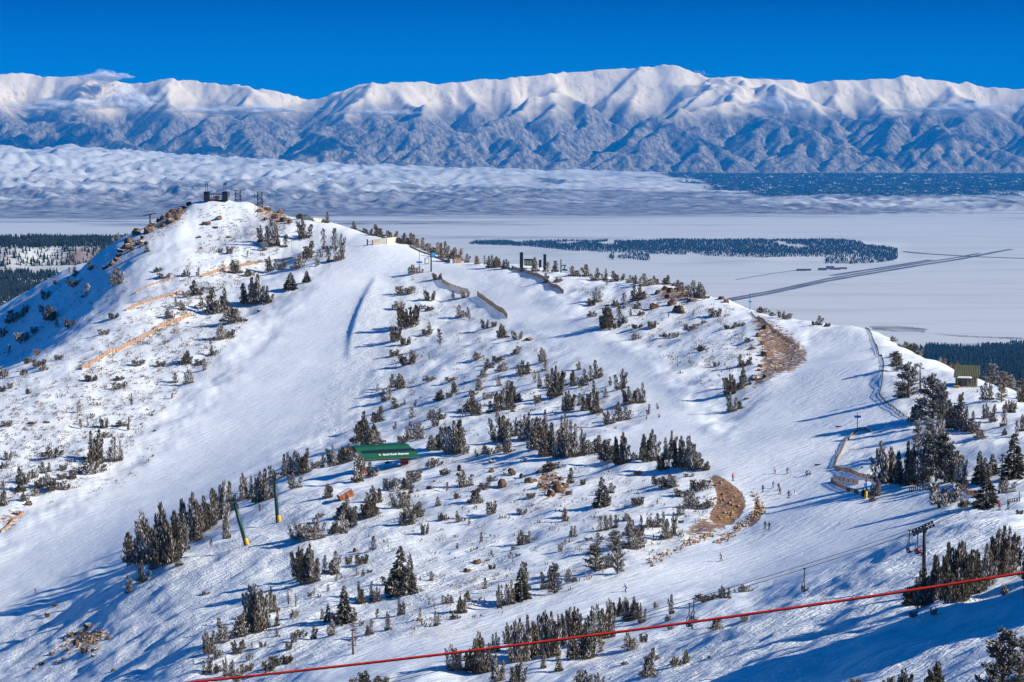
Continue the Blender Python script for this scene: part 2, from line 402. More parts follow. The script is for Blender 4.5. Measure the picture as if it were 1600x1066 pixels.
c = N.mix(N.math('MULTIPLY', N.ss(0.46, 0.66, mo), 0.24), c, (0.24, 0.235, 0.25))
sc_ = N.noise(N.pos((0.03, 0.012, 0.004)), 1.0, 4, 0.7)
c = N.mix(N.math('MULTIPLY', N.attr('scarp'), 0.9), c, N.mix(N.ss(0.35, 0.65, sc_), (0.07, 0.034, 0.030), (0.17, 0.085, 0.07)))
spk = N.noise(N.pos((0.011, 0.0035, 0.004)), 1.0, 3, 0.8)
fo = N.math('MULTIPLY', N.attr('forest'), N.ss(0.64, 0.57, spk))
c = N.mix(fo, c, (0.022, 0.030, 0.026))
c = N.mix(N.math('MULTIPLY', N.attr('vforest'), 0.85), c, (0.03, 0.04, 0.035))
N.link(c, N.b.inputs['Base Color']); N.b.inputs['Roughness'].default_value = 0.8; N.b.inputs['Specular IOR Level'].default_value = 0.1
structure(grid_mesh('valley_floor', VX, VY, VZ, vm, dict(brush=bru, forest=forest, vforest=vforest, scarp=scarp)))

def vz(x, y):
    fa = np.clip((x / y + 0.42) / 0.84 * (VA - 1), 0, VA - 1.001)
    fd = np.clip((np.log(y) - math.log(1900)) / (math.log(44500) - math.log(1900)) * (VD - 1), 0, VD - 1.001)
    ia, idd = fa.astype(int), fd.astype(int); ta, td = fa - ia, fd - idd
    return (VZ[idd, ia] * (1 - ta) + VZ[idd, ia + 1] * ta) * (1 - td) + (VZ[idd + 1, ia] * (1 - ta) + VZ[idd + 1, ia + 1] * ta) * td
def plain(u, v, z=-898.6):
    a, s = ray(u, v); D = z / s; return (a * D, D, z)

# ------------------------------------------------------------------ mountain range, carved by running water
KV = 0.56
CELL = 75.0
nx, ny = 520, 176
rx = (np.arange(nx) - nx / 2) * CELL; ry = 40000 + np.arange(ny) * CELL
CR = [(-400,120),(-150,112),(0,118),(45,116),(65,124),(130,122),(185,128),(215,131),(260,128),(310,127),(340,134),(372,134),(410,149),(440,151),(490,161),(520,150),(560,138),(590,135),(640,134),(680,136),(740,131),(800,125),(870,115),(890,116),(925,112),(1000,108),(1045,102),(1075,111),(1095,121),(1180,124),(1220,126),(1250,131),(1310,131),(1370,127),(1425,121),(1450,127),(1500,131),(1550,139),(1600,143),(1750,150),(2000,140)]
cu, cv = [c[0] for c in CR], [c[1] for c in CR]
yc = 48600 + 700 * fbm(rx / 9000, rx / 7000, 2, 91)
tx = np.interp(CX + FPX * rx / yc, cu, cv)
ch = (185 - tx) / FPX * yc + 900          # wanted crest height over the plain
t = np.where(ry[:, None] < yc[None, :], (ry[:, None] - 40000) / (yc[None, :] - 40000), (ry[-1] - ry[:, None]) / (ry[-1] - yc[None, :]))
t = np.clip(t, 0, 1)
rng = np.random.default_rng(5)
rug = fbm(rx[None, :] / 2600 + 0 * t, ry[:, None] / 2600, 4, 95)
up = ch[None, :] * (0.25 + 0.75 * t ** 0.8) * (1 + 0.35 * rug)
z = (0.45 * ch[None, :] * t * (1 + 0.45 * fbm(rx[None, :] / 1900 + 0 * t, ry[:, None] / 1900, 4, 97)) + rng.uniform(0, 12, t.shape))
z[0] = 0; z[-1] = 0
nb = [(-1, -1), (-1, 0), (-1, 1), (0, -1), (0, 1), (1, -1), (1, 0), (1, 1)]
idx = np.arange(nx * ny).reshape(ny, nx)
K, MEXP, DT, SMAX = KV, 0.42, 1.0, 0.74
for it in range(34):
    zp = np.pad(z, 1, mode='edge'); zp[:, 0] = 1e9; zp[:, -1] = 1e9; zp[0] = 1e9; zp[-1] = 1e9
    best = np.full(z.shape, 0.0); rec = idx.copy(); dist = np.full(z.shape, 1.0)
    for dy, dx in nb:
        L = CELL * math.hypot(dx, dy)
        s = (z - zp[1 + dy:1 + dy + ny, 1 + dx:1 + dx + nx]) / L
        m = s > best
        best = np.where(m, s, best); rec = np.where(m, idx + dy * nx + dx, rec); dist = np.where(m, L, dist)
    rec[0] = idx[0]; rec[-1] = idx[-1]
    order = np.argsort(z.ravel(), kind='stable')
    rl = rec.ravel().tolist(); dl = dist.ravel().tolist(); ol = order.tolist()
    acc = [1.0] * (nx * ny)
    for i in reversed(ol):
        r_ = rl[i]
        if r_ != i: acc[r_] += acc[i]
    F = (K * DT * (np.array(acc).reshape(z.shape) * CELL * CELL) ** MEXP / dist).ravel().tolist()
    zn = (z + up * 0.035 * DT).ravel(); zn[:nx] = 0; zn[-nx:] = 0; zl = zn.tolist()
    for i in ol:
        r_ = rl[i]
        if r_ != i:
            a = zl[r_]
            if zl[i] > a:
                f = F[i]; zl[i] = min((zl[i] + f * a) / (1 + f), a + SMAX * dl[i])
    z = np.array(zl).reshape(z.shape)
    # hillslope creep
    zp = np.pad(z, 1, mode='edge')
    z[1:-1] += 0.03 * (zp[:-2, 1:-1] + zp[2:, 1:-1] + zp[1:-1, :-2] + zp[1:-1, 2:] - 4 * zp[1:-1, 1:-1])[1:-1]
# match the skyline
print('RANGE max', z.max(), ch.mean(), np.percentile(z.max(0), [5, 50, 95]))
for k in range(3):
    pr = (z - 900) / ry[:, None]; j = np.argmax(pr, 0); sk = pr[np.arange(ny)[j], np.arange(nx)]
    ker = np.ones(5) / 5
    sks = np.convolve(np.pad(sk, 2, mode='edge'), ker, 'valid')
    want = (185 - np.interp(CX + FPX * rx / ry[j], cu, cv)) / FPX
    wants = np.convolve(np.pad(want, 2, mode='edge'), np.ones(5) / 5, 'valid')
    f = (wants * ry[j] + 900) / (sks * ry[j] + 900)
    f = np.convolve(np.pad(f, 3, mode='edge'), np.ones(7) / 7, 'valid')
    hw = sstep(0.3, 0.95, z / (0.9 * ch[None, :]))
    z = z * (1 + (f[None, :] - 1) * hw)
UPN = 2
Z2 = cubic_up(cubic_up(z, ny * UPN, 0), nx * UPN, 1)
rx2 = np.linspace(rx[0], rx[-1], nx * UPN); ry2 = np.linspace(ry[0], ry[-1], ny * UPN)
RX, RY = np.meshgrid(rx2, ry2)
amp = sstep(60, 500, Z2)
Z2 = Z2 + amp * ((20 + 26 * sstep(1500, 700, Z2)) * (ridged(RX / 640 + 0.45 * RY / 640 + 0.5 * fbm(RX / 800, RY / 800, 2, 103), RY / 1500, 4, 101) - 0.9) + 20 * fbm(RX / 190, RY / 330, 2, 105))
Z2 = Z2 + sstep(120, 600, Z2) * sstep(1900, 1300, Z2) * 150 * (ridged(RX / 2700 + 0.30 * RY / 2700 + 0.4 * fbm(RX / 3000, RY / 3000, 2, 107), RY / 9000, 2, 109) - 0.75)
RZ = Z2 - 900
RZ[0] = -925
rm = bpy.data.materials.new('mountain_snow'); rm.use_nodes = True
N = NB(rm)
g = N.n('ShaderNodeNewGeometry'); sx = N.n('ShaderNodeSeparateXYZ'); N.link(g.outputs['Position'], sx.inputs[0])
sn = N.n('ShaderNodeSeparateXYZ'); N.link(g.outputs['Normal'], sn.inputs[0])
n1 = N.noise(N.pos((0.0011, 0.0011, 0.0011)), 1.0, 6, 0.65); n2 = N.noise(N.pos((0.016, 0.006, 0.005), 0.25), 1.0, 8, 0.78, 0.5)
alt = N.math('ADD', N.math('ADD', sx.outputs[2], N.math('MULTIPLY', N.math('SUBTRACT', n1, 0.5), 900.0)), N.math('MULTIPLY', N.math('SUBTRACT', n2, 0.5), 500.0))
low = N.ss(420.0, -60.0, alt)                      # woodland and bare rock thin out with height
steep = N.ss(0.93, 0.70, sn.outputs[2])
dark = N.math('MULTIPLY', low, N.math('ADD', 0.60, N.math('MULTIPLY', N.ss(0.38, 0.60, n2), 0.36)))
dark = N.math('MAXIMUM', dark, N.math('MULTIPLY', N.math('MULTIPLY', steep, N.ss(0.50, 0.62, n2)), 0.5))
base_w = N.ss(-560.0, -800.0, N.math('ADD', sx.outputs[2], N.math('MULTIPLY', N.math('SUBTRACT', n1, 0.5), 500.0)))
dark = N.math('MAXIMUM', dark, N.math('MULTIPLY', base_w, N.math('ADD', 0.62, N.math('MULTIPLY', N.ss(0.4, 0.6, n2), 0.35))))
c = N.mix(dark, (0.97, 0.81, 0.57), (0.036, 0.038, 0.050))  # warm low sunlight is painted into the cream of the snow
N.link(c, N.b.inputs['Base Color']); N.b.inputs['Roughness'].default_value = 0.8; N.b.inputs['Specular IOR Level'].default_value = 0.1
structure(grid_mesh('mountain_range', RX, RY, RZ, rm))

# ------------------------------------------------------------------ light and air
SUN_EL, SUN_AZ = R(30), R(109)            # azimuth clockwise from straight ahead
w = bpy.data.worlds.new('World'); scene.world = w; w.use_nodes = True
nt = w.node_tree; bg = nt.nodes['Background']
sky = nt.nodes.new('ShaderNodeTexSky'); sky.sky_type = 'NISHITA'; sky.sun_disc = False
sky.sun_elevation = SUN_EL; sky.sun_rotation = SUN_AZ; sky.altitude = 3000; sky.air_density = 1.0; sky.dust_density = 0.0; sky.ozone_density = 3.0
tint = nt.nodes.new('ShaderNodeMix'); tint.data_type = 'RGBA'; tint.blend_type = 'MULTIPLY'; tint.inputs[0].default_value = 1.0
tint.inputs[7].default_value = SKYTINT if 'SKYTINT' in globals() else (0.0022, 0.185, 0.70, 1)
# thin mountain air: the sky in view deepens quickly above the horizon
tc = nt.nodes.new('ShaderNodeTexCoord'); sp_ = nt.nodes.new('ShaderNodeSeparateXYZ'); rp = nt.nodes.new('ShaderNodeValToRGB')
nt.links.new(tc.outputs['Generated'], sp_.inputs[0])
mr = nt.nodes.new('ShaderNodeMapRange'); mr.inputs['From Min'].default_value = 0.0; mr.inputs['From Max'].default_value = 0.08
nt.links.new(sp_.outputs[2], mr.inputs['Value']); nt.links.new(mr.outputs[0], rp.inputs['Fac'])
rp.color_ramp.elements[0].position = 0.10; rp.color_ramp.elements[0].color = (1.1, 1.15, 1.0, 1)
e3_ = rp.color_ramp.elements.new(1.0); e3_.color = (1.4, 2.5, 1.25, 1)  # upper sky out of view, brightness added to light the snow bluer
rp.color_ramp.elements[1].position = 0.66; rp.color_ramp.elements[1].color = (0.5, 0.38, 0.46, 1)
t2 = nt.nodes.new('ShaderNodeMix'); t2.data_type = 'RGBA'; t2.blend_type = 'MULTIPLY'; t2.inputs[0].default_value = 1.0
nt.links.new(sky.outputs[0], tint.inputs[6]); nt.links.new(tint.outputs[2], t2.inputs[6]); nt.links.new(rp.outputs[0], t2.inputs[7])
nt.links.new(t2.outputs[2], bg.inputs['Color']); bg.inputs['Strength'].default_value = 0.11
sl = bpy.data.lights.new('sun', 'SUN'); sl.energy = 5.0; sl.angle = R(0.5); sl.color = (1.0, 0.95, 0.82)
so_ = bpy.data.objects.new('sun', sl); COL.objects.link(so_)
to_sun = Vector((math.sin(SUN_AZ) * math.cos(SUN_EL), math.cos(SUN_AZ) * math.cos(SUN_EL), math.sin(SUN_EL)))
so_.rotation_euler = to_sun.to_track_quat('Z', 'Y').to_euler()
vs = scene.view_settings; vs.view_transform = 'Standard'; vs.look = 'None'; vs.gamma = 1.0; vs.exposure = 0.47

bm = bmesh.new(); bmesh.ops.create_cube(bm, size=1.0)
me = bpy.data.meshes.new('haze'); bm.to_mesh(me); bm.free()
hz_o = bpy.data.objects.new('haze', me); COL.objects.link(hz_o)
hz_o.scale = (64000, 58000, 2290); hz_o.location = (0, 26000, 1290 - 1145)
vmq = bpy.data.materials.new('haze'); vmq.use_nodes = True; nt = vmq.node_tree
nt.nodes.remove(nt.nodes['Principled BSDF'])
pv = nt.nodes.new('ShaderNodeVolumePrincipled'); pv.inputs['Color'].default_value = (0.0, 0.36, 1.0, 1)
pv.inputs['Density'].default_value = 1.7e-5; pv.inputs['Anisotropy'].default_value = 0.0
nt.links.new(pv.outputs[0], nt.nodes['Material Output'].inputs['Volume'])
me.materials.append(vmq); hz_o['kind'] = 'stuff'
scene.cycles.use_denoising = True
scene.cycles.max_bounces = 6; scene.cycles.diffuse_bounces = 3; scene.cycles.transparent_max_bounces = 48
scene.cycles.volume_bounces = 0; scene.cycles.sample_clamp_indirect = 4.0
# ------------------------------------------------------------------ mesh builder
class MB:
    def __init__(self): self.v = []; self.f = []; self.c = []; self.m = []
    def add(self, vs, fs, tint=0.5, mi=0):
        o = len(self.v); self.v += [tuple(p) for p in vs]
        for f in fs: self.f.append(tuple(o + i for i in f)); self.m.append(mi)
        self.c += [tint] * len(vs)
    def box(self, c, s, rot=None, mi=0, taper=1.0):
        x, y, z = s[0] / 2, s[1] / 2, s[2] / 2
        p = [Vector((a * x * (taper if k > 0 else 1), b * y * (taper if k > 0 else 1), k * z)) for k in (-1, 1) for b in (-1, 1) for a in (-1, 1)]
        if rot is not None: p = [rot @ q for q in p]
        c = Vector(c)
        self.add([q + c for q in p], [(0, 2, 3, 1), (4, 5, 7, 6), (0, 1, 5, 4), (2, 6, 7, 3), (0, 4, 6, 2), (1, 3, 7, 5)], mi=mi)
    def tube(self, pts, rad, n=8, mi=0, tint=0.5, cap=True):
        pts = [Vector(p) for p in pts]
        if isinstance(rad, (int, float)): rad = [rad] * len(pts)
        vs, fs = [], []
        prev = None
        for i, p in enumerate(pts):
            d = (pts[min(i + 1, len(pts) - 1)] - pts[max(i - 1, 0)]).normalized()
            a = Vector((0, 0, 1)) if abs(d.z) < 0.9 else Vector((1, 0, 0))
            if prev is not None: a = prev
            e1 = (a - d * a.dot(d)).normalized(); e2 = d.cross(e1); prev = e1
            for k in range(n):
                t = 2 * math.pi * k / n
                vs.append(p + (e1 * math.cos(t) + e2 * math.sin(t)) * rad[i])
        for i in range(len(pts) - 1):
            for k in range(n):
                fs.append((i * n + k, i * n + (k + 1) % n, (i + 1) * n + (k + 1) % n, (i + 1) * n + k))
        if cap:
            fs.append(tuple(range(n - 1, -1, -1))); fs.append(tuple((len(pts) - 1) * n + k for k in range(n)))
        self.add(vs, fs, tint, mi)
    def tuft(self, p, d, L, w, tint, mi=0):
        d = d.normalized(); a = Vector((0, 0, 1)) if abs(d.z) < 0.9 else Vector((1, 0, 0))
        e1 = d.cross(a).normalized(); e2 = d.cross(e1)
        t0 = random.uniform(0, 2.1); m = p + d * L * 0.45
        vs = [p] + [m + (e1 * math.cos(t0 + k * 2.094) + e2 * math.sin(t0 + k * 2.094)) * w for k in range(3)] + [p + d * L]
        self.add(vs, [(0, 2, 1), (0, 3, 2), (0, 1, 3), (1, 2, 4), (2, 3, 4), (3, 1, 4)], tint, mi)
    def mesh(self, name, mats, smooth=False):
        me = bpy.data.meshes.new(name); me.from_pydata(self.v, [], self.f)
        if not isinstance(mats, (list, tuple)): mats = [mats]
        for m in mats: me.materials.append(m)
        me.polygons.foreach_set('material_index', self.m)
        if smooth: me.polygons.foreach_set('use_smooth', [True] * len(self.f))
        at = me.attributes.new('tint', 'FLOAT', 'POINT'); at.data.foreach_set('value', self.c)
        me.update(); return me
    def build(self, name, mats, parent=None, loc=None, smooth=False):
        o = bpy.data.objects.new(name, self.mesh(name, mats, smooth)); COL.objects.link(o)
        if parent is not None: o.parent = parent
        if loc is not None: o.location = loc
        return o

def tag(o, label, cat, group=None):
    o['label'] = label; o['category'] = cat
    if group: o['group'] = group
    return o
def empty(name, loc, rz=0.0, label=None, cat=None, group=None):
    o = bpy.data.objects.new(name, None); COL.objects.link(o); o.location = loc; o.rotation_euler = (0, 0, rz)
    o.empty_display_size = 0.5
    if label: tag(o, label, cat, group)
    return o

# ------------------------------------------------------------------ foliage materials
def foliage(name, stops, varamp=0.35):
    m = bpy.data.materials.new(name); m.use_nodes = True; N = NB(m)
    r = N.n('ShaderNodeValToRGB'); e = r.color_ramp.elements
    while len(e) < len(stops): e.new(0.5)
    for k, (p, c) in enumerate(stops): e[k].position = p; e[k].color = (*c, 1)
    oi = N.n('ShaderNodeObjectInfo')
    f = N.math('ADD', N.attr('tint'), N.math('MULTIPLY', N.math('SUBTRACT', oi.outputs['Random'], 0.5), varamp), True)
    N.link(f, r.inputs['Fac']); N.link(r.outputs[0], N.b.inputs['Base Color'])
    N.b.inputs['Roughness'].default_value = 0.85; N.b.inputs['Specular IOR Level'].default_value = 0.15
    return m
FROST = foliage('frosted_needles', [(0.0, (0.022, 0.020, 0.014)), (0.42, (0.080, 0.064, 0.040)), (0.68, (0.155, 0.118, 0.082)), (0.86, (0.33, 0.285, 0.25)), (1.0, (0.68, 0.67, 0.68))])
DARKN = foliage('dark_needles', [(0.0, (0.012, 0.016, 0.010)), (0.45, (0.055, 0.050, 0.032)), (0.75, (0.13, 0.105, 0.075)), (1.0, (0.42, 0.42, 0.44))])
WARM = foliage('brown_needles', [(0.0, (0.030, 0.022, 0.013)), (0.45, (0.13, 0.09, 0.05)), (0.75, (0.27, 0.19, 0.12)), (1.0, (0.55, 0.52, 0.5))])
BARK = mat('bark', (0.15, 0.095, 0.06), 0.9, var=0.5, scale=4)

def column(mb, x, y, h, r, dens=1.0, lean=(0, 0), s0=0.06, up=0.8, tl=0.085, frost=0.0):
    """one upright stem clothed in upswept tufts"""
    nT = int(165 * dens * (0.5 + 0.5 * h))
    ph = random.uniform(0, 6); side = random.uniform(0, 6.28)
    for _ in range(nT):
        a_ph = random.uniform(0, 6.283)
        s = s0 + (1 - s0) * random.random() ** 0.9
        prof = (1 - s) ** 0.42 * (0.72 + 0.34 * math.sin(s * 15 + ph + 1.5 * math.cos(a_ph))) * min(1, (s - s0) * 5 + 0.55) + 0.05
        a = a_ph; rr = r * prof * random.random() ** 0.5
        p = Vector((x + lean[0] * s * s + math.cos(a) * rr, y + lean[1] * s * s + math.sin(a) * rr, s * h * 0.965))
        d = Vector((math.cos(a) * (1 - up) * 1.6 + lean[0] * 0.8, math.sin(a) * (1 - up) * 1.6 + lean[1] * 0.8, up + random.uniform(-0.15, 0.2)))
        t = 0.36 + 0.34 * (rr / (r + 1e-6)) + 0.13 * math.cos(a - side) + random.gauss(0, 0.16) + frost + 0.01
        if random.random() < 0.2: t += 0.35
        mb.tuft(p, d, tl * random.uniform(0.6, 1.3), tl * random.uniform(0.13, 0.24), min(1, max(0, t)))

def proto(kind, seed):
    """crown and trunk of a unit-height tree; returns (crown, trunk, natural width)"""
    random.seed(seed); cr, tk = MB(), MB()
    if kind in 'cmb':
        cfg = {'c': (random.randint(1, 3), 0.10, 0.19), 'm': (random.randint(4, 6), 0.27, 0.19), 'b': (random.randint(7, 10), 0.34, 0.20)}[kind]
        ns, spread, rad = cfg
        lx = random.uniform(-0.06, 0.1)
        for i in range(ns):
            a = random.uniform(0, 6.283); q = spread * math.sqrt((i + 0.3) / ns)
            x, y = math.cos(a) * q, math.sin(a) * q * 0.8
            h = (1.0 if i == 0 else random.uniform(0.5, 0.97) - 0.25 * q) 
            ln = (lx + x * 0.35 + random.uniform(-0.05, 0.05), y * 0.3)
            column(cr, x, y, h, rad * (0.8 + 0.5 * random.random()), lean=ln, dens={'c': 1.7, 'm': 1.6, 'b': 1.9}[kind], frost=random.uniform(-0.06, 0.12))
            tk.tube([(x, y, -0.06), (x + ln[0] * 0.25, y + ln[1] * 0.25, h * 0.5), (x + ln[0] * 0.72, y + ln[1] * 0.72, h * 0.85)], [0.022, 0.014, 0.004], 6)
        for _ in range(int(70 * ns ** 0.5)):
            a = random.uniform(0, 6.283); q = spread * random.random() ** 0.5 * 1.15 + 0.04
            cr.tuft(Vector((math.cos(a) * q, math.sin(a) * q * 0.8, random.uniform(0, 0.12))), Vector((math.cos(a) * 0.6, math.sin(a) * 0.6, 0.8)), 0.1, 0.02, random.uniform(0.2, 0.75))
        return cr, tk, {'c': 0.36, 'm': 0.80, 'b': 0.98}[kind]
    if kind == 't':
        column(cr, 0, 0, 1.0, 0.10, 0.62, (random.uniform(-0.1, 0.12), 0), 0.08, 0.75, 0.12, 0.08)
        if random.random() < 0.6: column(cr, 0.1, 0.05, 0.5, 0.08, 0.5, (0.05, 0), 0.05, 0.75, 0.12, 0.1)
        tk.tube([(0, 0, -0.08), (0, 0, 0.5), (0, 0, 0.92)], [0.03, 0.02, 0.006], 5)
        return cr, tk, 0.30
    if kind == 'k':
        for i in range(9):
            a = random.uniform(0, 6.283); q = 0.62 * math.sqrt(random.random())
            h = random.uniform(0.45, 1.0) * (1 - 0.45 * q)
            column(cr, math.cos(a) * q, math.sin(a) * q * 0.7, h, 0.15, 0.42, (math.cos(a) * 0.12 + 0.08, 0), 0.0, 0.62, 0.20, 0.06)
            tk.tube([(math.cos(a) * q * 0.4, math.sin(a) * q * 0.3, -0.15), (math.cos(a) * q, math.sin(a) * q * 0.7, h * 0.6)], [0.035, 0.012], 5)
        return cr, tk, 1.5
    if kind == 's':
        for lay in range(30):
            s = 0.05 + 0.93 * (lay / 30) ** 0.92
            L = 0.255 * (1 - s) ** 0.82 * random.uniform(0.8, 1.15) + 0.012
            for k in range(int(6 + 6 * (1 - s))):
                if random.random() < 0.1: continue
                a = random.uniform(0, 6.283); b = L * random.uniform(0.75, 1.1)
                for q in (0.3, 0.55, 0.8, 1.0):
                    p = Vector((math.cos(a) * b * q * 0.85, math.sin(a) * b * q * 0.85, s - b * q * 0.32 + random.uniform(-0.012, 0.012)))
                    for j in range(2):
                        d = Vector((math.cos(a + random.uniform(-0.6, 0.6)), math.sin(a + random.uniform(-0.6, 0.6)), random.uniform(-0.25, 0.35)))
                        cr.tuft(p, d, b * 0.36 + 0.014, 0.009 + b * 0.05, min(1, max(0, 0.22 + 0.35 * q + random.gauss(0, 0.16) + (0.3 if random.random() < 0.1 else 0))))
        tk.tube([(0, 0, -0.05), (0, 0, 0.5), (0, 0, 0.97)], [0.024, 0.014, 0.003], 7)
        return cr, tk, 0.46
    if kind == 'r':
        tk.tube([(0, 0, -0.05), (0.01, 0, 0.4), (0, 0.01, 0.75), (0, 0, 0.93)], [0.032, 0.026, 0.014, 0.004], 7)
        lv = random.uniform(0.03, 0.08)
        for k in range(56):
            s = lv + (0.97 - lv) * (k / 56); a = random.uniform(0, 6.283)
            b = (0.24 * math.sin(math.pi * (0.33 + 0.64 * (s - lv) / (1 - lv))) ** 0.9 + 0.03) * random.uniform(0.5, 1.15)
            tip = Vector((math.cos(a) * b, math.sin(a) * b, s + b * random.uniform(0.05, 0.5)))
            tk.tube([(0, 0, s - 0.02), tip * 0.5 + Vector((0, 0, s * 0.5 - 0.01)), tip], [0.010, 0.006, 0.002], 4)
            for j in range(34):
                q = random.uniform(0.35, 1.06); p = Vector((0, 0, s)).lerp(tip, q) + Vector((random.gauss(0, 0.022), random.gauss(0, 0.022), random.gauss(0, 0.018)))
                d = Vector((math.cos(a) * 0.7 + random.gauss(0, 0.4), math.sin(a) * 0.7 + random.gauss(0, 0.4), 0.7))
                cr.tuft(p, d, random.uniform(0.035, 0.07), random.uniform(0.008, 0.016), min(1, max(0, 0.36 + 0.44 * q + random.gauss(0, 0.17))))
        return cr, tk, 0.52
    if kind == 'n':
        lx = random.uniform(-0.05, 0.03)
        tk.tube([(0, 0, -0.05), (lx * 0.4, 0, 0.5), (lx, 0, 0.98)], [0.026, 0.018, 0.004], 7)
        for k in range(26):
            s = random.uniform(0.2, 0.97); a = random.uniform(0, 6.283); b = 0.12 * (1.1 - s * 0.6) * random.uniform(0.4, 1.1)
            o = Vector((lx * s, 0, s)); tip = o + Vector((math.cos(a) * b, math.sin(a) * b, b * random.uniform(-0.4, 0.5)))
            tk.tube([o, tip], [0.007, 0.002], 4)
            for j in range(9 if random.random() < 0.75 else 0):
                p = o.lerp(tip, random.uniform(0.3, 1.0))
                cr.tuft(p, Vector((math.cos(a) + random.gauss(0, 0.4), math.sin(a) + random.gauss(0, 0.4), random.uniform(-0.3, 0.8))), 0.05, 0.009, min(1, max(0, random.gauss(0.5, 0.2))))
        return cr, tk, 0.3

PROTO = {}
for kind, cnt in (('c', 5), ('m', 6), ('b', 5), ('t', 3), ('k', 5), ('s', 3), ('r', 3), ('n', 2)):
    L = []
    for j in range(cnt):
        c, t, nw = proto(kind, 100 + 17 * j + ord(kind))
        fm = {'s': DARKN, 'r': DARKN}.get(kind, FROST)
        zs = sorted(p[2] for p in c.v); top = zs[-1]
        xs = sorted(p[0] for p in c.v); nw = xs[int(len(xs) * 0.985)] - xs[int(len(xs) * 0.015)]
        sc1 = 1 / top
        for mb in (c, t): mb.v = [(p[0] * sc1, p[1] * sc1, p[2] * sc1) for p in mb.v]
        nw *= sc1
        both = MB()
        both.v = c.v + t.v; both.c = c.c + t.c; o = len(c.v)
        both.f = c.f + [tuple(i + o for i in f) for f in t.f]; both.m = [0] * len(c.f) + [1] * len(t.f)
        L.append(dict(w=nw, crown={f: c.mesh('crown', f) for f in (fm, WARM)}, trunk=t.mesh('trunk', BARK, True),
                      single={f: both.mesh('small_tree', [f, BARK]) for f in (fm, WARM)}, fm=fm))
    PROTO[kind] = L

# ------------------------------------------------------------------ trees read off the photograph: (x, base y, height, width, kind) in 3.9475x tiles
TILES = {}
TILES[(0,270)] = [(725,690,110,75,'m'),(908,490,60,45,'c'),(525,770,90,45,'c'),(325,910,90,90,'m'),(430,955,60,60,'k'),(355,950,50,30,'t'),(140,1040,60,80,'k'),(215,990,45,35,'k'),(20,1010,60,50,'k'),(105,910,70,100,'k'),(560,600,60,35,'c'),(465,640,60,35,'c'),(415,690,50,30,'t'),(345,690,50,30,'t'),(280,780,60,50,'k'),(460,700,40,60,'k'),(430,620,40,25,'t'),(700,430,50,30,'t'),(730,395,45,25,'t'),
 (1205,755,95,80,'m'),(1150,770,45,40,'k'),(1225,640,55,25,'t'),(1150,640,45,45,'k'),(1455,620,85,60,'m'),(1320,865,165,110,'m'),(1380,830,120,40,'c'),(1440,920,130,130,'m'),(1545,810,170,110,'b'),(1120,850,65,35,'c'),(1085,830,65,25,'t'),(1040,900,60,50,'k'),(1250,840,80,30,'t'),(1350,1030,110,60,'m'),(1410,1020,60,60,'k'),(1300,1066,50,30,'t'),(1530,640,50,60,'k'),(1525,520,40,15,'t'),(1360,490,30,30,'k'),(1415,500,50,30,'k'),
 (1010,650,35,70,'k'),(980,610,30,50,'k'),(700,900,40,60,'k'),(640,1000,40,60,'k'),(270,860,50,60,'k'),(60,930,60,40,'k'),(160,860,50,40,'k')]
TILES[(400,270)] = [(40,430,110,60,'m'),(100,455,180,70,'m'),(175,460,80,40,'c'),(130,440,100,40,'c'),(300,405,125,85,'m'),(425,470,125,40,'c'),(480,470,130,50,'c'),(515,540,170,65,'m'),(455,550,90,40,'c'),(395,525,55,30,'t'),(370,580,85,25,'t'),(318,525,105,80,'m'),(255,590,95,70,'m'),(95,605,90,70,'m'),(165,600,75,65,'m'),(213,720,105,65,'s'),(313,675,70,40,'s'),(25,800,180,60,'m'),(75,805,110,55,'m'),(50,480,60,30,'c'),
 (605,340,50,35,'c'),(690,365,40,50,'k'),(755,390,75,60,'m'),(840,405,60,60,'k'),(280,285,35,60,'k'),(437,310,70,28,'c'),
 (905,440,70,50,'m'),(945,445,75,50,'m'),(990,460,85,50,'m'),(1040,470,85,50,'m'),(1070,490,60,40,'m'),(1110,500,80,60,'m'),(1160,530,110,60,'m'),(1210,550,90,60,'m'),(1255,545,80,50,'m'),(1300,555,55,35,'c'),(1365,565,55,30,'c'),(1410,570,60,30,'t'),(1450,585,80,50,'m'),(1495,585,70,50,'m'),(1540,590,60,40,'m'),
 (975,625,60,70,'k'),(1115,660,45,50,'k'),(915,750,55,110,'k'),(1070,790,70,60,'k'),(1220,775,50,20,'t'),(1290,770,45,50,'k'),(885,840,55,70,'k'),(1265,890,75,55,'m'),(1315,900,75,30,'t'),(950,950,140,120,'k'),(1075,970,50,30,'t'),(1410,960,60,40,'k'),(1525,1020,90,60,'m'),(865,1040,110,60,'k'),(1135,1060,100,30,'t'),(1030,840,30,30,'k'),(1075,850,30,50,'k'),(920,1066,60,60,'k'),(1060,1000,40,50,'k'),(1470,950,35,30,'k')]
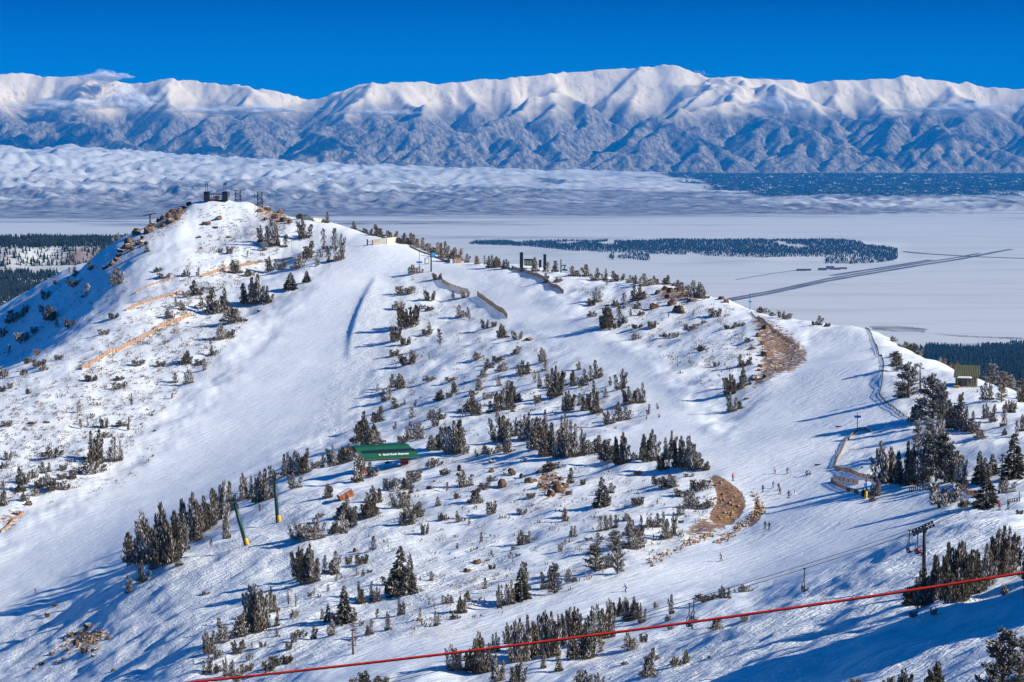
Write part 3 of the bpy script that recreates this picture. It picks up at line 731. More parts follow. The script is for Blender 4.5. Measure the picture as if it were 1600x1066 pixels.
TILES[(800,270)] = [(145,610,90,40,'c'),(210,610,60,40,'c'),(265,612,70,45,'c'),(385,635,60,70,'m'),(460,640,75,50,'c'),(520,665,80,60,'m'),(575,665,75,40,'m'),(620,665,60,40,'c'),(660,668,50,60,'k'),(725,680,50,40,'m'),(770,685,55,50,'m'),(830,695,75,70,'m'),(890,690,55,50,'m'),(945,690,60,60,'m'),(205,680,60,35,'c'),(290,675,30,50,'k'),(585,695,40,25,'t'),
 (525,800,100,50,'m'),(490,820,50,45,'k'),(680,840,100,40,'c'),(640,830,50,40,'k'),(760,790,100,60,'m'),(800,780,90,50,'m'),(770,840,60,50,'m'),(735,885,50,15,'t'),(580,880,60,20,'t'),(605,960,150,100,'m'),(670,930,110,40,'c'),(690,930,50,30,'k'),(495,890,40,50,'k'),(555,945,40,30,'k'),(1130,770,110,90,'m'),(1060,765,90,50,'c'),(1180,775,90,60,'m'),(1020,720,60,40,'c'),
 (770,960,30,60,'k'),(865,960,50,50,'k'),(760,1030,45,50,'k'),(960,1015,30,80,'k'),(1010,1015,35,40,'k'),(1110,975,45,70,'k'),(1250,890,60,70,'k'),(965,895,35,12,'t'),(800,880,30,40,'k'),(1120,880,35,20,'t'),(1400,950,30,60,'k'),(1450,1045,30,70,'k'),(30,1030,60,60,'k'),(1185,930,25,30,'k'),(1340,965,30,60,'k'),(1540,862,40,60,'k')]
TILES[(1200,270)] = [(20,860,30,50,'k'),(80,895,50,40,'k'),(120,905,40,50,'k'),(315,940,60,40,'c'),(285,940,30,30,'k'),(370,950,25,40,'k'),(770,1045,40,40,'k'),(850,1045,45,50,'k'),(895,1060,60,50,'m'),(940,1065,40,60,'k')]
TILES[(0,540)] = [(480,415,80,25,'t'),(735,270,50,80,'k'),(740,215,30,60,'k'),(815,370,80,15,'t'),(1060,330,40,15,'t'),(1140,110,80,70,'m'),(1165,235,95,50,'m'),(1075,230,65,45,'c'),(1255,155,80,25,'t'),(1230,120,40,60,'k'),(1310,60,60,40,'m'),(640,510,70,40,'k'),(500,515,65,30,'t'),(540,500,50,15,'t'),(795,525,85,20,'t'),(745,500,40,60,'k'),(650,570,40,70,'k'),(330,690,70,110,'k'),(50,705,60,30,'k'),(590,720,210,70,'m'),(560,700,180,40,'c'),(620,730,90,30,'c'),(575,790,90,140,'k'),(685,715,90,50,'c'),(715,715,155,50,'c'),(745,710,120,25,'c'),(125,900,160,60,'m'),(155,850,90,60,'k'),(205,820,60,40,'k'),(265,790,70,40,'c'),(300,780,60,30,'c'),(290,870,90,50,'m'),(345,890,70,110,'k'),(240,880,70,50,'m'),(395,770,40,40,'k'),(445,820,70,50,'m'),(385,825,40,50,'k'),(215,930,50,40,'k'),(15,990,160,60,'m'),(150,960,60,40,'k'),(460,715,25,20,'t'),(30,755,40,50,'k'),(550,790,120,30,'c'),
 (25,200,70,40,'k'),(145,185,45,40,'k'),(240,130,50,70,'k'),(55,50,60,20,'t'),(65,265,40,30,'k'),(20,285,40,30,'k'),(170,300,40,30,'k'),(270,155,35,50,'k'),(230,60,40,40,'k'),(360,90,35,50,'k'),(170,110,40,50,'k'),(560,220,45,70,'k'),(860,120,35,70,'k'),(990,130,40,50,'k'),(40,500,40,60,'k')]
TILES[(400,540)] = [(850,70,50,50,'k'),(930,120,70,90,'k'),(965,85,60,50,'k'),(1070,85,35,20,'t'),(1360,90,55,60,'k'),(1400,195,60,90,'m'),(1435,140,60,60,'m'),(1510,160,60,80,'m'),(1500,100,40,60,'k'),(845,260,85,40,'c'),(900,265,95,70,'m'),(745,285,50,30,'t'),(790,340,70,40,'c'),(830,335,85,50,'c'),(865,385,60,70,'m'),(920,370,40,25,'t'),(985,375,40,25,'t'),(1075,220,35,70,'k'),(1210,220,30,60,'k'),(1225,290,70,40,'c'),(1195,320,35,40,'k'),(1380,275,75,40,'c'),(1500,250,70,35,'c'),(1560,270,60,40,'m'),(1125,340,70,55,'m'),(1330,310,40,60,'k'),(1430,330,45,60,'k'),(1310,410,100,110,'m'),(1360,430,90,60,'m'),(1440,410,70,40,'c'),(1510,400,140,90,'b'),(1560,390,170,60,'m'),(755,470,100,70,'m'),(640,600,200,80,'m'),(700,610,150,100,'b'),(745,600,110,70,'m'),(965,445,65,40,'c'),(1090,450,60,70,'m'),(1140,455,70,50,'m'),(1105,500,50,40,'k'),(860,520,50,30,'t'),(960,580,120,70,'m'),(1010,580,120,60,'m'),(910,600,50,60,'k'),(1120,640,120,110,'b'),(1225,655,200,130,'b'),(1250,670,220,60,'c'),(1510,590,190,110,'b'),(1560,660,130,60,'m'),(1500,660,60,60,'k'),(1405,670,60,40,'c'),(1355,690,50,30,'t'),(1445,675,50,50,'k'),(1290,670,60,30,'k'),(485,740,130,80,'b'),(560,720,120,80,'b'),(410,750,80,30,'c'),(370,760,50,50,'k'),(300,790,160,60,'m'),(245,800,160,80,'m'),(190,800,150,60,'m'),(240,880,100,80,'m'),(120,820,60,40,'m'),(625,840,190,60,'c'),(710,810,100,70,'m'),(80,950,220,80,'m'),(10,970,200,50,'m'),(25,1025,50,20,'t'),(440,940,90,50,'c'),(1100,750,60,90,'k'),(1010,790,35,30,'k'),(990,840,80,60,'k'),(925,890,120,60,'m'),(840,890,80,80,'k'),(735,970,110,80,'b'),(690,1060,130,100,'b'),(570,1066,150,80,'m'),(520,1066,100,60,'m'),(900,1000,120,110,'b'),(955,910,70,30,'c'),(985,1060,100,80,'m'),(1125,990,60,30,'c'),(1175,900,60,25,'t'),(1290,870,110,90,'m'),(1415,890,50,50,'k'),(1355,970,110,70,'m'),(1455,1040,90,60,'k'),(1450,840,40,50,'k'),(1235,945,40,40,'k'),(1245,1066,50,40,'t'),(400,1060,30,50,'k'),(1170,800,35,50,'k')]
TILES[(800,540)] = [(195,100,90,50,'m'),(25,55,55,60,'m'),(75,180,90,80,'m'),(200,155,60,45,'c'),(145,230,80,20,'t'),(170,260,90,25,'c'),(205,265,90,35,'c'),(265,320,200,90,'b'),(320,250,70,40,'c'),(380,250,100,35,'c'),(415,150,50,30,'c'),(440,250,110,60,'m'),(480,220,100,35,'c'),(525,200,115,55,'m'),(25,345,95,60,'m'),(160,355,55,40,'k'),(345,405,130,70,'b'),(415,370,80,30,'c'),(470,400,120,80,'b'),(520,420,210,50,'m'),(580,320,60,35,'c'),(610,250,60,20,'t'),(670,270,130,70,'m'),(730,360,110,80,'b'),(800,355,130,50,'m'),(760,350,90,60,'m'),(660,420,75,35,'c'),(690,460,90,80,'m'),(600,485,90,70,'m'),(845,430,70,25,'t'),(895,395,40,15,'t'),(910,445,25,20,'t'),(830,455,25,15,'t'),(15,560,120,50,'m'),(5,410,50,30,'c'),
 (100,580,170,110,'b'),(170,640,170,100,'b'),(230,680,200,110,'b'),(310,690,190,110,'b'),(370,690,240,70,'m'),(420,680,170,50,'m'),(210,560,170,60,'m'),(320,560,150,50,'m'),(515,660,110,130,'b'),(580,710,130,90,'b'),(670,735,210,80,'b'),(620,720,90,60,'m'),(750,710,55,45,'m'),(845,715,205,100,'b'),(815,700,110,60,'b'),(930,765,120,70,'b'),(975,700,180,50,'b'),(1030,750,200,80,'b'),(1090,760,210,80,'b'),(1150,765,110,70,'m'),(1195,770,60,40,'m'),
 (555,990,180,80,'s'),(610,910,65,50,'c'),(575,990,110,50,'m'),(240,770,60,110,'k'),(360,850,100,40,'c'),(780,800,30,40,'k'),(780,985,55,70,'k'),(895,980,30,15,'t'),(900,860,60,70,'k'),(960,880,90,80,'m'),(1000,870,60,40,'m'),(1090,810,25,60,'k'),(1165,895,75,90,'k'),(1110,1000,105,90,'m'),(1205,1005,60,50,'k'),(1160,1010,50,50,'k'),(1045,930,50,80,'k'),(1040,1045,70,50,'m'),(320,1066,70,30,'c'),(60,1040,40,60,'k'),(170,880,40,50,'k'),(440,860,40,30,'k'),(120,940,35,50,'k'),
 (1415,130,70,40,'m'),(1460,120,50,50,'m'),(1435,250,120,50,'m'),(1355,410,130,60,'m'),(1400,390,70,50,'m'),(1345,300,130,70,'b'),(1410,270,60,70,'m'),(1260,130,35,40,'k'),(1310,125,20,20,'t'),(1165,35,40,60,'k')]
TILES[(1200,540)] = [(795,160,130,75,'r'),(815,320,80,70,'m'),(865,320,220,120,'r'),(1050,455,230,110,'r'),(1165,525,170,70,'r'),(1035,840,300,110,'r'),(950,845,260,90,'b'),(1130,845,260,80,'r'),(1000,640,200,80,'r'),(1070,640,210,80,'m'),(900,170,60,35,'m'),(940,280,170,45,'n'),(1015,450,280,150,'r'),(1080,470,250,70,'r'),(920,470,140,80,'m'),(1135,520,190,70,'m'),(1190,530,245,50,'r'),(1230,530,160,50,'m'),(1270,540,140,60,'m'),(1310,570,80,60,'m'),(1340,450,100,40,'m'),(1390,470,110,40,'m'),(1450,500,140,40,'c'),(1480,410,80,40,'m'),(1505,415,80,40,'m'),(1520,390,50,30,'m'),(1350,340,130,70,'m'),(1440,350,130,60,'r'),(1380,230,130,80,'r'),(1450,250,100,60,'r'),(1500,240,90,50,'r'),(1560,330,90,50,'m'),(1565,350,130,50,'m'),(1530,560,100,30,'c'),(1565,530,110,30,'c'),(1460,550,40,30,'s'),(1215,122,50,50,'m'),(1260,132,60,50,'m'),(1150,130,50,50,'k'),(1090,105,40,30,'c'),(1060,95,35,20,'t'),(770,70,25,40,'k'),
 (720,850,270,130,'b'),(780,850,150,80,'b'),(850,860,280,90,'b'),(880,860,250,70,'m'),(925,870,170,40,'n'),(990,830,370,110,'r'),(1090,850,330,110,'r'),(925,640,190,60,'r'),(1150,850,210,80,'m'),(1195,860,190,60,'m'),(1210,890,80,60,'m'),(1090,990,150,170,'k'),(1215,1000,60,70,'k'),(1345,990,185,130,'s'),(1305,850,200,70,'s'),(1340,820,130,60,'s'),(1385,800,130,70,'s'),(1480,910,100,90,'m'),(1515,820,275,120,'s'),(1440,830,160,40,'n'),(1435,910,90,30,'c'),(630,930,80,50,'m'),(670,930,110,40,'m'),(590,930,50,40,'k'),(640,960,30,60,'k'),(800,120,60,50,'m'),(1560,260,90,60,'r'),(1290,290,20,20,'t')]
TILES[(0,796)] = [(850,330,235,170,'b'),(910,330,330,100,'b'),(950,370,70,70,'m'),(880,450,140,80,'m'),(785,520,120,30,'c'),(805,510,90,25,'c'),(1030,335,390,110,'b'),(1105,350,130,45,'c'),(1075,300,250,60,'m'),(1170,200,320,90,'b'),(1250,140,230,70,'b'),(1295,110,250,60,'m'),(1360,60,250,90,'b'),(1430,10,190,60,'m'),(1400,180,150,40,'c'),(1510,-60,170,40,'m'),(1545,-60,150,40,'m'),(1300,230,50,30,'t'),(1270,200,40,25,'t'),(990,330,260,80,'b'),(1130,260,240,70,'m'),(1210,200,220,70,'m'),
 (1570,740,290,80,'b'),(1480,780,160,110,'m'),(1375,820,160,80,'m'),(1300,890,150,60,'m'),(1270,870,130,40,'m'),(1350,920,60,40,'k'),(1460,890,90,60,'m'),(1500,860,60,40,'c'),(1555,860,45,30,'t'),(1540,930,50,30,'k'),(1280,1010,120,60,'m'),(1400,1030,130,50,'m'),(1440,1040,120,50,'m'),(1520,1005,60,70,'k'),(1340,1010,60,50,'k'),(1470,1060,60,50,'k'),(1195,960,40,30,'t'),(340,600,20,30,'k'),(290,665,30,30,'k'),(520,890,50,40,'k'),(700,1000,20,30,'k'),(1270,525,20,60,'k')]
TILES[(400,796)] = [(260,180,110,90,'b'),(330,185,110,90,'b'),(390,180,150,70,'m'),(480,150,90,60,'m'),(540,150,150,50,'c'),(590,110,130,60,'m'),(685,50,70,50,'m'),(930,95,110,90,'b'),(960,80,90,60,'m'),(1150,70,50,50,'k'),(1040,155,70,40,'k'),(1245,80,50,40,'k'),(1385,205,70,20,'t'),(1310,95,40,15,'t'),(1245,245,40,15,'t'),(720,250,90,40,'c'),(650,340,70,70,'k'),(575,340,60,40,'k'),(620,410,50,30,'t'),(655,415,50,25,'t'),(700,390,20,30,'k'),(310,450,250,100,'b'),(270,420,200,80,'b'),(350,450,200,60,'b'),(430,390,110,40,'c'),(470,400,90,30,'c'),(490,400,150,50,'c'),(500,445,50,30,'t'),(525,430,40,15,'t'),
 (890,525,300,110,'s'),(950,520,240,70,'s'),(830,470,100,90,'m'),(910,520,150,150,'m'),(1080,440,60,30,'c'),(1455,280,30,20,'t'),(1455,370,35,40,'k'),(1410,490,70,30,'c'),(1155,585,60,25,'c'),(1190,580,60,50,'m'),(1250,640,110,50,'m'),(1285,640,120,30,'c'),(1310,560,60,30,'c'),(1500,610,150,30,'c'),(1535,590,130,40,'m'),(1570,585,160,40,'m'),(545,700,230,90,'s'),(600,690,90,50,'m'),(650,580,140,50,'m'),(715,570,130,30,'c'),(750,570,100,40,'m'),(810,520,60,30,'c'),(885,655,120,25,'c'),(905,650,90,25,'c'),(805,745,120,25,'c'),(825,745,100,30,'c'),(745,670,60,25,'t'),(1015,685,85,25,'c'),(1110,720,100,25,'c'),(1130,710,60,20,'c'),(700,775,100,45,'m'),(650,720,40,30,'k'),(600,895,200,50,'n'),(465,780,110,35,'c'),(440,770,50,25,'t'),(445,690,110,40,'s'),(480,690,60,40,'m'),(405,680,70,25,'c'),(355,800,90,40,'c'),(270,790,50,80,'k'),(235,820,60,40,'k'),(240,670,60,50,'k'),(200,585,110,50,'n'),(245,600,80,50,'n'),(440,510,50,20,'t'),(360,525,45,20,'t'),(330,540,35,25,'k'),(390,545,25,20,'k'),(20,740,300,60,'b'),(5,760,180,40,'m'),(50,670,150,50,'m'),(75,640,130,40,'c'),(110,630,160,50,'m'),(130,720,100,30,'c'),(135,785,50,30,'c'),(40,850,40,40,'k'),(205,865,50,40,'k'),(150,960,60,130,'k'),(190,950,60,50,'k'),(75,1000,70,70,'k'),(700,1090,100,130,'m'),(620,1090,60,80,'k'),(770,1090,60,80,'k'),(1225,990,170,90,'b'),(1340,1000,190,80,'b'),(1400,1010,270,90,'b'),(1475,880,130,50,'m'),(1490,1060,180,80,'b'),(1560,830,140,50,'b'),(1220,675,30,50,'k')]
TILES[(800,796)] = [(75,215,90,60,'m'),(45,220,70,25,'c'),(100,210,80,25,'c'),(365,170,70,25,'c'),(390,170,70,25,'c'),(325,75,80,30,'c'),(343,80,40,20,'t'),(300,260,50,30,'k'),(15,250,30,40,'k'),(35,290,20,30,'k'),(145,190,20,40,'k'),(445,75,20,20,'t'),(55,560,200,90,'s'),(75,430,110,40,'c'),(95,500,180,40,'c'),(220,490,150,80,'m'),(262,520,200,70,'r'),(350,450,90,40,'m'),(385,450,40,30,'k'),(550,135,100,40,'c'),(580,130,95,30,'c'),(610,120,90,35,'c'),(640,115,85,30,'c'),(540,205,65,40,'c'),(715,70,50,50,'m'),(715,160,110,60,'m'),(745,240,180,90,'b'),(790,210,180,50,'m'),(850,110,70,50,'m'),(890,110,90,70,'m'),(950,180,170,50,'m'),(985,160,150,60,'m'),(1040,160,25,20,'k'),(1045,85,20,30,'k'),(630,250,130,90,'r'),(650,400,250,70,'r'),(515,385,180,110,'r'),(600,360,100,50,'m'),(470,190,20,50,'k'),
 (40,940,280,100,'b'),(110,910,270,80,'b'),(175,880,270,90,'b'),(230,910,290,110,'b'),(295,840,200,60,'b'),(340,780,190,80,'b'),(390,780,190,60,'b'),(430,920,230,150,'b'),(490,830,240,70,'b'),(545,800,230,60,'b'),(590,790,220,50,'b'),(610,660,120,50,'b'),(655,660,120,70,'b'),(715,685,150,70,'b'),(755,680,150,50,'b'),(800,700,130,50,'m'),(885,610,45,30,'k'),(985,645,125,35,'c'),(960,690,40,40,'k'),(740,860,100,110,'m'),(545,880,90,40,'c'),(810,820,60,40,'k'),(845,1030,180,80,'m'),(890,930,30,40,'k'),(1010,970,70,60,'k'),(1065,950,90,50,'m'),(1260,740,80,90,'m'),(1435,690,40,40,'k'),(1195,570,50,120,'k'),(1295,550,85,40,'m'),(1335,550,70,30,'c'),(1370,515,30,20,'t'),(1430,510,50,70,'k'),(195,980,100,30,'c'),(290,1000,120,45,'c'),(35,1066,130,90,'b'),(440,1090,110,110,'m'),(540,1090,90,60,'m'),(695,960,25,40,'k'),(1215,920,20,30,'k'),(980,740,20,30,'k')]
TILES[(1200,796)] = [(890,590,130,120,'b'),(960,600,250,110,'b'),(1010,570,300,100,'b'),(1090,540,350,130,'b'),(1150,560,380,120,'b'),(1210,470,280,60,'b'),(1260,520,280,110,'b'),(1330,470,270,90,'b'),(1400,420,280,80,'b'),(1450,400,310,140,'b'),(1500,350,250,100,'b'),(1020,650,50,40,'k'),(900,665,40,50,'k'),(1450,530,70,60,'k'),(1200,570,80,80,'k'),(1440,1200,480,240,'r'),(1570,1100,330,110,'r'),(1640,440,330,130,'b'),(1720,500,340,120,'b'),(1800,520,360,140,'b'),(1700,420,330,110,'m'),(1880,560,360,140,'b'),(1660,520,340,120,'b'),(1760,590,340,130,'b'),(1040,1150,220,110,'b'),(840,1160,190,80,'b'),(750,1140,120,90,'b'),(540,1090,50,80,'k'),(1550,30,30,40,'k')]
# ------------------------------------------------------------------ labels: which one is it
MARKS = [("the green-roofed lift terminal",605,705),("the leaning yellow-footed lift tower",372,815),("the upright yellow-footed lift tower",432,785),("the tilted rusty tank",540,772),("the summit lift station",338,303),("the T-shaped lift tower",235,338),
 ("the pale board barrier",600,380),("the dark post with blue disc",674,405),("the curving slat fence",708,453),("the straight slat fence",770,480),("the ridge station with dark pylons",835,408),("the ridge rock outcrop",1045,470),("the blue pole on the ridge",1172,472),
 ("the bare brown slope",1222,545),("the olive cabin",1510,592),("the blue crosswise signpost",1339,662),("the yellow-footed signpost",1353,768),("the long fence beside the piste",1380,590),("the bare earth knoll",1140,785),("the brown boulder pile",872,766),
 ("the skier in blue",978,918),("the lone skier below the knoll",1127,872),("the lift chair with a rider",1081,1000),("the empty lift chair on the span",1256,925),("the large dark lift tower",1443,850),("the pair of boulders",738,884),("the lone skier at far left",56,924),
 ("the rocky patch at lower left",130,1005),("the top orange snow fence",360,422),("the long orange snow fence",212,533),("the faded orange snow fence",245,472),("the dark wind-cut step",565,490),("the largest fir",625,890),("the leaning bare pine",553,990),("the earth bank at left edge",18,812),("the group of skiers",1215,762),("the red-jacketed skier by the trees",1562,787),("the snowy piste crossing",1150,660),("the red rope's left end",330,1058),("the trees beside the red rope",880,985)]
ORD = ['', '', 'second', 'third', 'fourth', 'fifth', 'sixth', 'seventh', 'eighth', 'ninth', 'tenth', 'eleventh', 'twelfth', 'thirteenth', 'fourteenth', 'fifteenth', 'sixteenth', 'seventeenth', 'eighteenth', 'nineteenth', 'twentieth']
DIRS = ['right of', 'up and right of', 'straight above', 'up and left of', 'left of', 'down and left of', 'straight below', 'down and right of']
def where(u, v):
    d, nm, mu, mv = min((math.hypot(u - a, (v - b) * 1.15), n_, a, b) for n_, a, b in MARKS)
    k = int(round(math.atan2(-(v - mv), u - mu) / (math.pi / 4))) % 8
    return ('close ' if d < 42 else '') + DIRS[k], nm
def label_all(items, comp='tallest'):
    """items: (object, u, v, size, words) -> every label names one thing"""
    cells = {}
    for it in items: cells.setdefault((it[4],) + where(it[1], it[2]), []).append(it)
    for (words, dr, nm), L in cells.items():
        L.sort(key=lambda q: -q[3])
        for i, it in enumerate(L):
            if len(L) == 1: it[0]['label'] = f'{words} {dr} {nm}'
            elif i == 0: it[0]['label'] = f'{words}, {comp} of those {dr} {nm}'
            elif i == len(L) - 1: it[0]['label'] = f'{words}, {"smallest"} of those {dr} {nm}'
            else: it[0]['label'] = f'{words}, {ORD[i + 1]} {comp} of those {dr} {nm}'

# ------------------------------------------------------------------ trees
KIND = {'c': ('slender_pine', 'pine', 'slender upright pine', 'slender pines on the snow'), 'm': ('pine_clump', 'pine clump', 'frosted many-stemmed pine', 'many-stemmed pines on the slopes'),
        'b': ('bushy_pine', 'bushy pine', 'dense bushy pine', 'dense bushy pines'), 't': ('pine_sapling', 'sapling', 'thin pine sapling', 'thin saplings on the snow'),
        'k': ('dwarf_pine', 'dwarf pine', 'low dwarf pine', 'dwarf pines on the snow'), 's': ('fir_tree', 'fir', 'dark conical fir', 'conical firs'),
        'r': ('tall_pine', 'tall pine', 'dark tall pine', 'tall pines'), 'n': ('weathered_pine', 'weathered pine', 'sparse weathered pine', 'weathered pines')}
random.seed(21)
items = []
for (ox, oy), L in TILES.items():
    for (zx, zy, zh, zw, kind) in L:
        u, v = ox + zx / 3.9475, oy + zy / 3.9475
        p = ground(u, v); px = p.y / FPX
        h, wd = zh / 3.9475 * px * 1.05, zw / 3.9475 * px * 1.14
        pr = random.choice(PROTO[kind])
        nm, cat, words, grp = KIND[kind]
        sx_ = min(max(wd / (pr['w'] * h), 0.55), 1.9) * h
        big = zh > 92 and kind != 'k'
        warm = ((v < 470 and 620 < u < 1200) or (u > 1450 and v < 640)) and kind not in 's'
        fm = WARM if warm and random.random() < 0.7 else pr['fm']
        if kind in 'cm' and u > 1380 and v < 800: fm = DARKN if DARKN in pr['crown'] else fm
        sc3 = (sx_, sx_ * random.uniform(0.85, 1.1), h); rz = random.uniform(-0.5, 0.5) + (random.choice((0, math.pi)) if kind not in 'k' else 0)
        loc = p - Vector((0, 0, 0.02 * h))
        if big:
            o = empty(nm, loc, rz)
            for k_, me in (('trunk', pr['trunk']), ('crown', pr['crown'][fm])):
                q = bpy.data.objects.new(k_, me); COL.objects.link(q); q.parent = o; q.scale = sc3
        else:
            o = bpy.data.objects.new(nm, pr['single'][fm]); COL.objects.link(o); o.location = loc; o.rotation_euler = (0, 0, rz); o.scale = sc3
        o['category'] = cat; o['group'] = grp
        items.append((o, u, v - zh / 8, h, words))
label_all(items)

# ------------------------------------------------------------------ rocks
ROCK = bpy.data.materials.new('rock'); ROCK.use_nodes = True; N = NB(ROCK)
tcn = N.n('ShaderNodeTexCoord'); n1 = N.noise(tcn.outputs['Object'], 2.2, 6, 0.65); n2 = N.noise(tcn.outputs['Object'], 7.0, 5, 0.6)
g = N.n('ShaderNodeNewGeometry'); sn = N.n('ShaderNodeSeparateXYZ'); N.link(g.outputs['Normal'], sn.inputs[0])
c = N.mix(N.ss(0.35, 0.65, n1), (0.065, 0.042, 0.032), (0.23, 0.135, 0.08)); c = N.mix(N.math('MULTIPLY', N.ss(0.5, 0.7, n2), 0.5), c, (0.05, 0.04, 0.035))
cap = N.ss(0.86, 0.98, N.math('ADD', sn.outputs[2], N.math('MULTIPLY', N.math('SUBTRACT', n1, 0.5), 0.9)))
N.link(N.mix(cap, c, (0.85, 0.86, 0.88)), N.b.inputs['Base Color']); N.b.inputs['Roughness'].default_value = 0.9; N.b.inputs['Specular IOR Level'].default_value = 0.15
bp = N.n('ShaderNodeBump'); bp.inputs['Strength'].default_value = 0.8; bp.inputs['Distance'].default_value = 0.15
N.link(n2, bp.inputs['Height']); N.link(bp.outputs['Normal'], N.b.inputs['Normal'])
def rock_mesh(seed):
    rn = random.Random(seed); bm = bmesh.new(); bmesh.ops.create_icosphere(bm, subdivisions=3, radius=1.0)
    planes = [(Vector((rn.gauss(0, 1), rn.gauss(0, 1), rn.gauss(0, 1) + 0.2)).normalized(), rn.uniform(0.5, 0.85)) for _ in range(11)]
    for vtx in bm.verts:
        d = vtx.co.normalized(); r = 1.0
        for nrm, dd in planes:
            q = d.dot(nrm)
            if q > 0.05: r = min(r, dd / q)
        vtx.co = d * r * (1 + 0.06 * rn.uniform(-1, 1))
    me = bpy.data.meshes.new('boulder'); bm.to_mesh(me); bm.free(); me.materials.append(ROCK); return me
RM = [rock_mesh(s) for s in range(6)]
def T(ox, oy, L, s=3.9475): return [(ox + a / s, oy + b / s, w_ / s, h_ / s) for a, b, w_, h_ in L]
ROCKS = (T(0, 270, [(1075,250,90,60),(1040,262,60,50),(1165,178,50,40),(1130,215,60,40),(1345,290,55,50),(1275,318,70,45),(915,370,80,75),(845,375,70,60),(800,440,80,70),(785,465,90,55),(690,570,70,50),(720,540,60,40),(1090,285,80,55),(1240,470,25,22),(940,330,60,40),(1010,280,60,45),(820,475,50,40),(650,590,50,40),(980,300,40,35),(1110,240,50,45),(880,405,40,35),(865,435,90,40),(760,485,100,40),(735,515,50,35),(1010,330,50,30),(1060,300,95,35),(1120,225,40,25),(905,440,45,30),(1230,400,40,22),(1330,340,40,25),(1410,400,35,20)])
 + T(400, 270, [(20,240,50,35),(70,230,60,40),(120,280,60,45),(170,300,60,50),(210,310,50,60),(60,290,40,30),(150,250,50,40),(20,855,40,20),(55,815,30,15)])
 + T(800, 270, [(975,740,60,60),(1070,760,70,60),(985,815,80,70),(1030,860,110,80),(880,835,90,55),(965,770,60,40),(1000,700,60,45),(1085,715,60,50),(900,745,50,40),(1290,780,60,35),(1320,800,50,35),(940,720,50,45),(1040,730,60,50),(1110,790,70,40),(110,1030,70,30),(1520,1010,50,50),(1545,1060,40,40),(1560,960,50,40)])
 + T(400, 540, [(1255,775,55,70),(1460,725,70,45),(1455,780,55,45),(1520,870,90,90),(1575,790,60,60),(1075,885,60,40),(1165,770,45,25),(1240,800,30,30),(1100,840,30,20)])
 + T(800, 540, [(280,900,110,90),(240,930,70,70),(320,880,70,70),(350,920,50,50),(270,850,60,50),(300,830,50,40),(100,845,70,60),(140,840,40,35),(60,815,40,50),(5,800,40,60),(90,700,50,20),(1500,205,110,45),(1470,240,40,35),(1530,130,50,30),(1525,155,40,25),(1560,200,40,40),(1450,330,40,25),(1480,20,60,25),(1560,60,60,50)])
 + T(0, 796, [(545,730,80,50),(470,835,60,60),(440,780,60,40),(590,870,80,45),(670,800,60,40),(395,925,40,25),(320,895,50,35),(260,960,50,40),(350,945,45,30),(580,905,50,25),(500,760,50,35),(400,810,45,35),(425,870,40,30),(215,985,40,25),(515,880,50,40),(600,810,40,25)])
 + T(400, 796, [(610,262,45,45),(1365,330,70,45),(1300,385,70,40)])
 + T(1200, 540, [(580,755,22,20),(620,800,25,18)]) + T(0, 540, [(940,430,30,22),(955,528,35,18),(200,480,70,25),(290,475,60,20),(30,495,60,30),(175,985,55,50),(110,1040,80,40)]))
ritems = []
for k, (u, v, w_, h_) in enumerate(ROCKS):
    p = ground(u, v); px = p.y / FPX
    o = bpy.data.objects.new('boulder', RM[k % 6]); COL.objects.link(o)
    o.scale = (w_ * px * 0.47, w_ * px * random.uniform(0.36, 0.55), h_ * px * 0.5); o.rotation_euler = (random.uniform(-0.2, 0.2), random.uniform(-0.2, 0.2), random.uniform(0, 6.28))
    o.location = p + Vector((0, 0, h_ * px * 0.13)); o['category'] = 'boulder'; o['group'] = 'brown boulders in the snow'
    ritems.append((o, u, v, w_ * h_ * px * px, 'brown boulder'))
label_all(ritems, 'largest')

# loose stones, twigs and brush nobody could count
def scatter(name, poly, count, size, builder, lab, cat, mats, dens=None):
    mb = MB(); xs = [p[0] for p in poly]; ys = [p[1] for p in poly]; done = 0; tries = 0
    while done < count and tries < count * 12:
        tries += 1
        u, v = random.uniform(min(xs), max(xs)), random.uniform(min(ys), max(ys))
        if not inpoly(np.array([u]), np.array([v]), poly)[0]: continue
        if dens is not None and perlin(np.array([u / dens[0]]), np.array([v / dens[1]]), 7)[0] < dens[2]: continue
        p = ground(u, v); builder(mb, p, random.uniform(*size)); done += 1
    return mb
def stone(mb, p, s):
    vs = [Vector((random.gauss(0, 1), random.gauss(0, 1), random.gauss(0, 0.7))).normalized() * s * random.uniform(0.6, 1) for _ in range(6)]
    a, b, c_ = Vector((s, 0, 0)), Vector((0, s, 0)), Vector((0, 0, s * 0.75))
    q = [a, -a, b, -b, c_, -c_]; q = [p + x * random.uniform(0.6, 1.2) + Vector((0, 0, s * 0.2)) for x in q]
    mb.add(q, [(0, 2, 4), (2, 1, 4), (1, 3, 4), (3, 0, 4), (2, 0, 5), (1, 2, 5), (3, 1, 5), (0, 3, 5)])
def sprig(mb, p, s):
    for k in range(random.randint(2, 5)):
        mb.tuft(p + Vector((random.gauss(0, s * 0.5), random.gauss(0, s * 0.5), -0.05)), Vector((random.gauss(0.1, 0.4), random.gauss(0, 0.4), 1)), s * random.uniform(0.5, 1.2), s * random.uniform(0.08, 0.16), min(1, max(0, random.gauss(0.5, 0.2))))
STONE = mat('stone', (0.30, 0.185, 0.10), 0.9, var=0.55, scale=0.4)
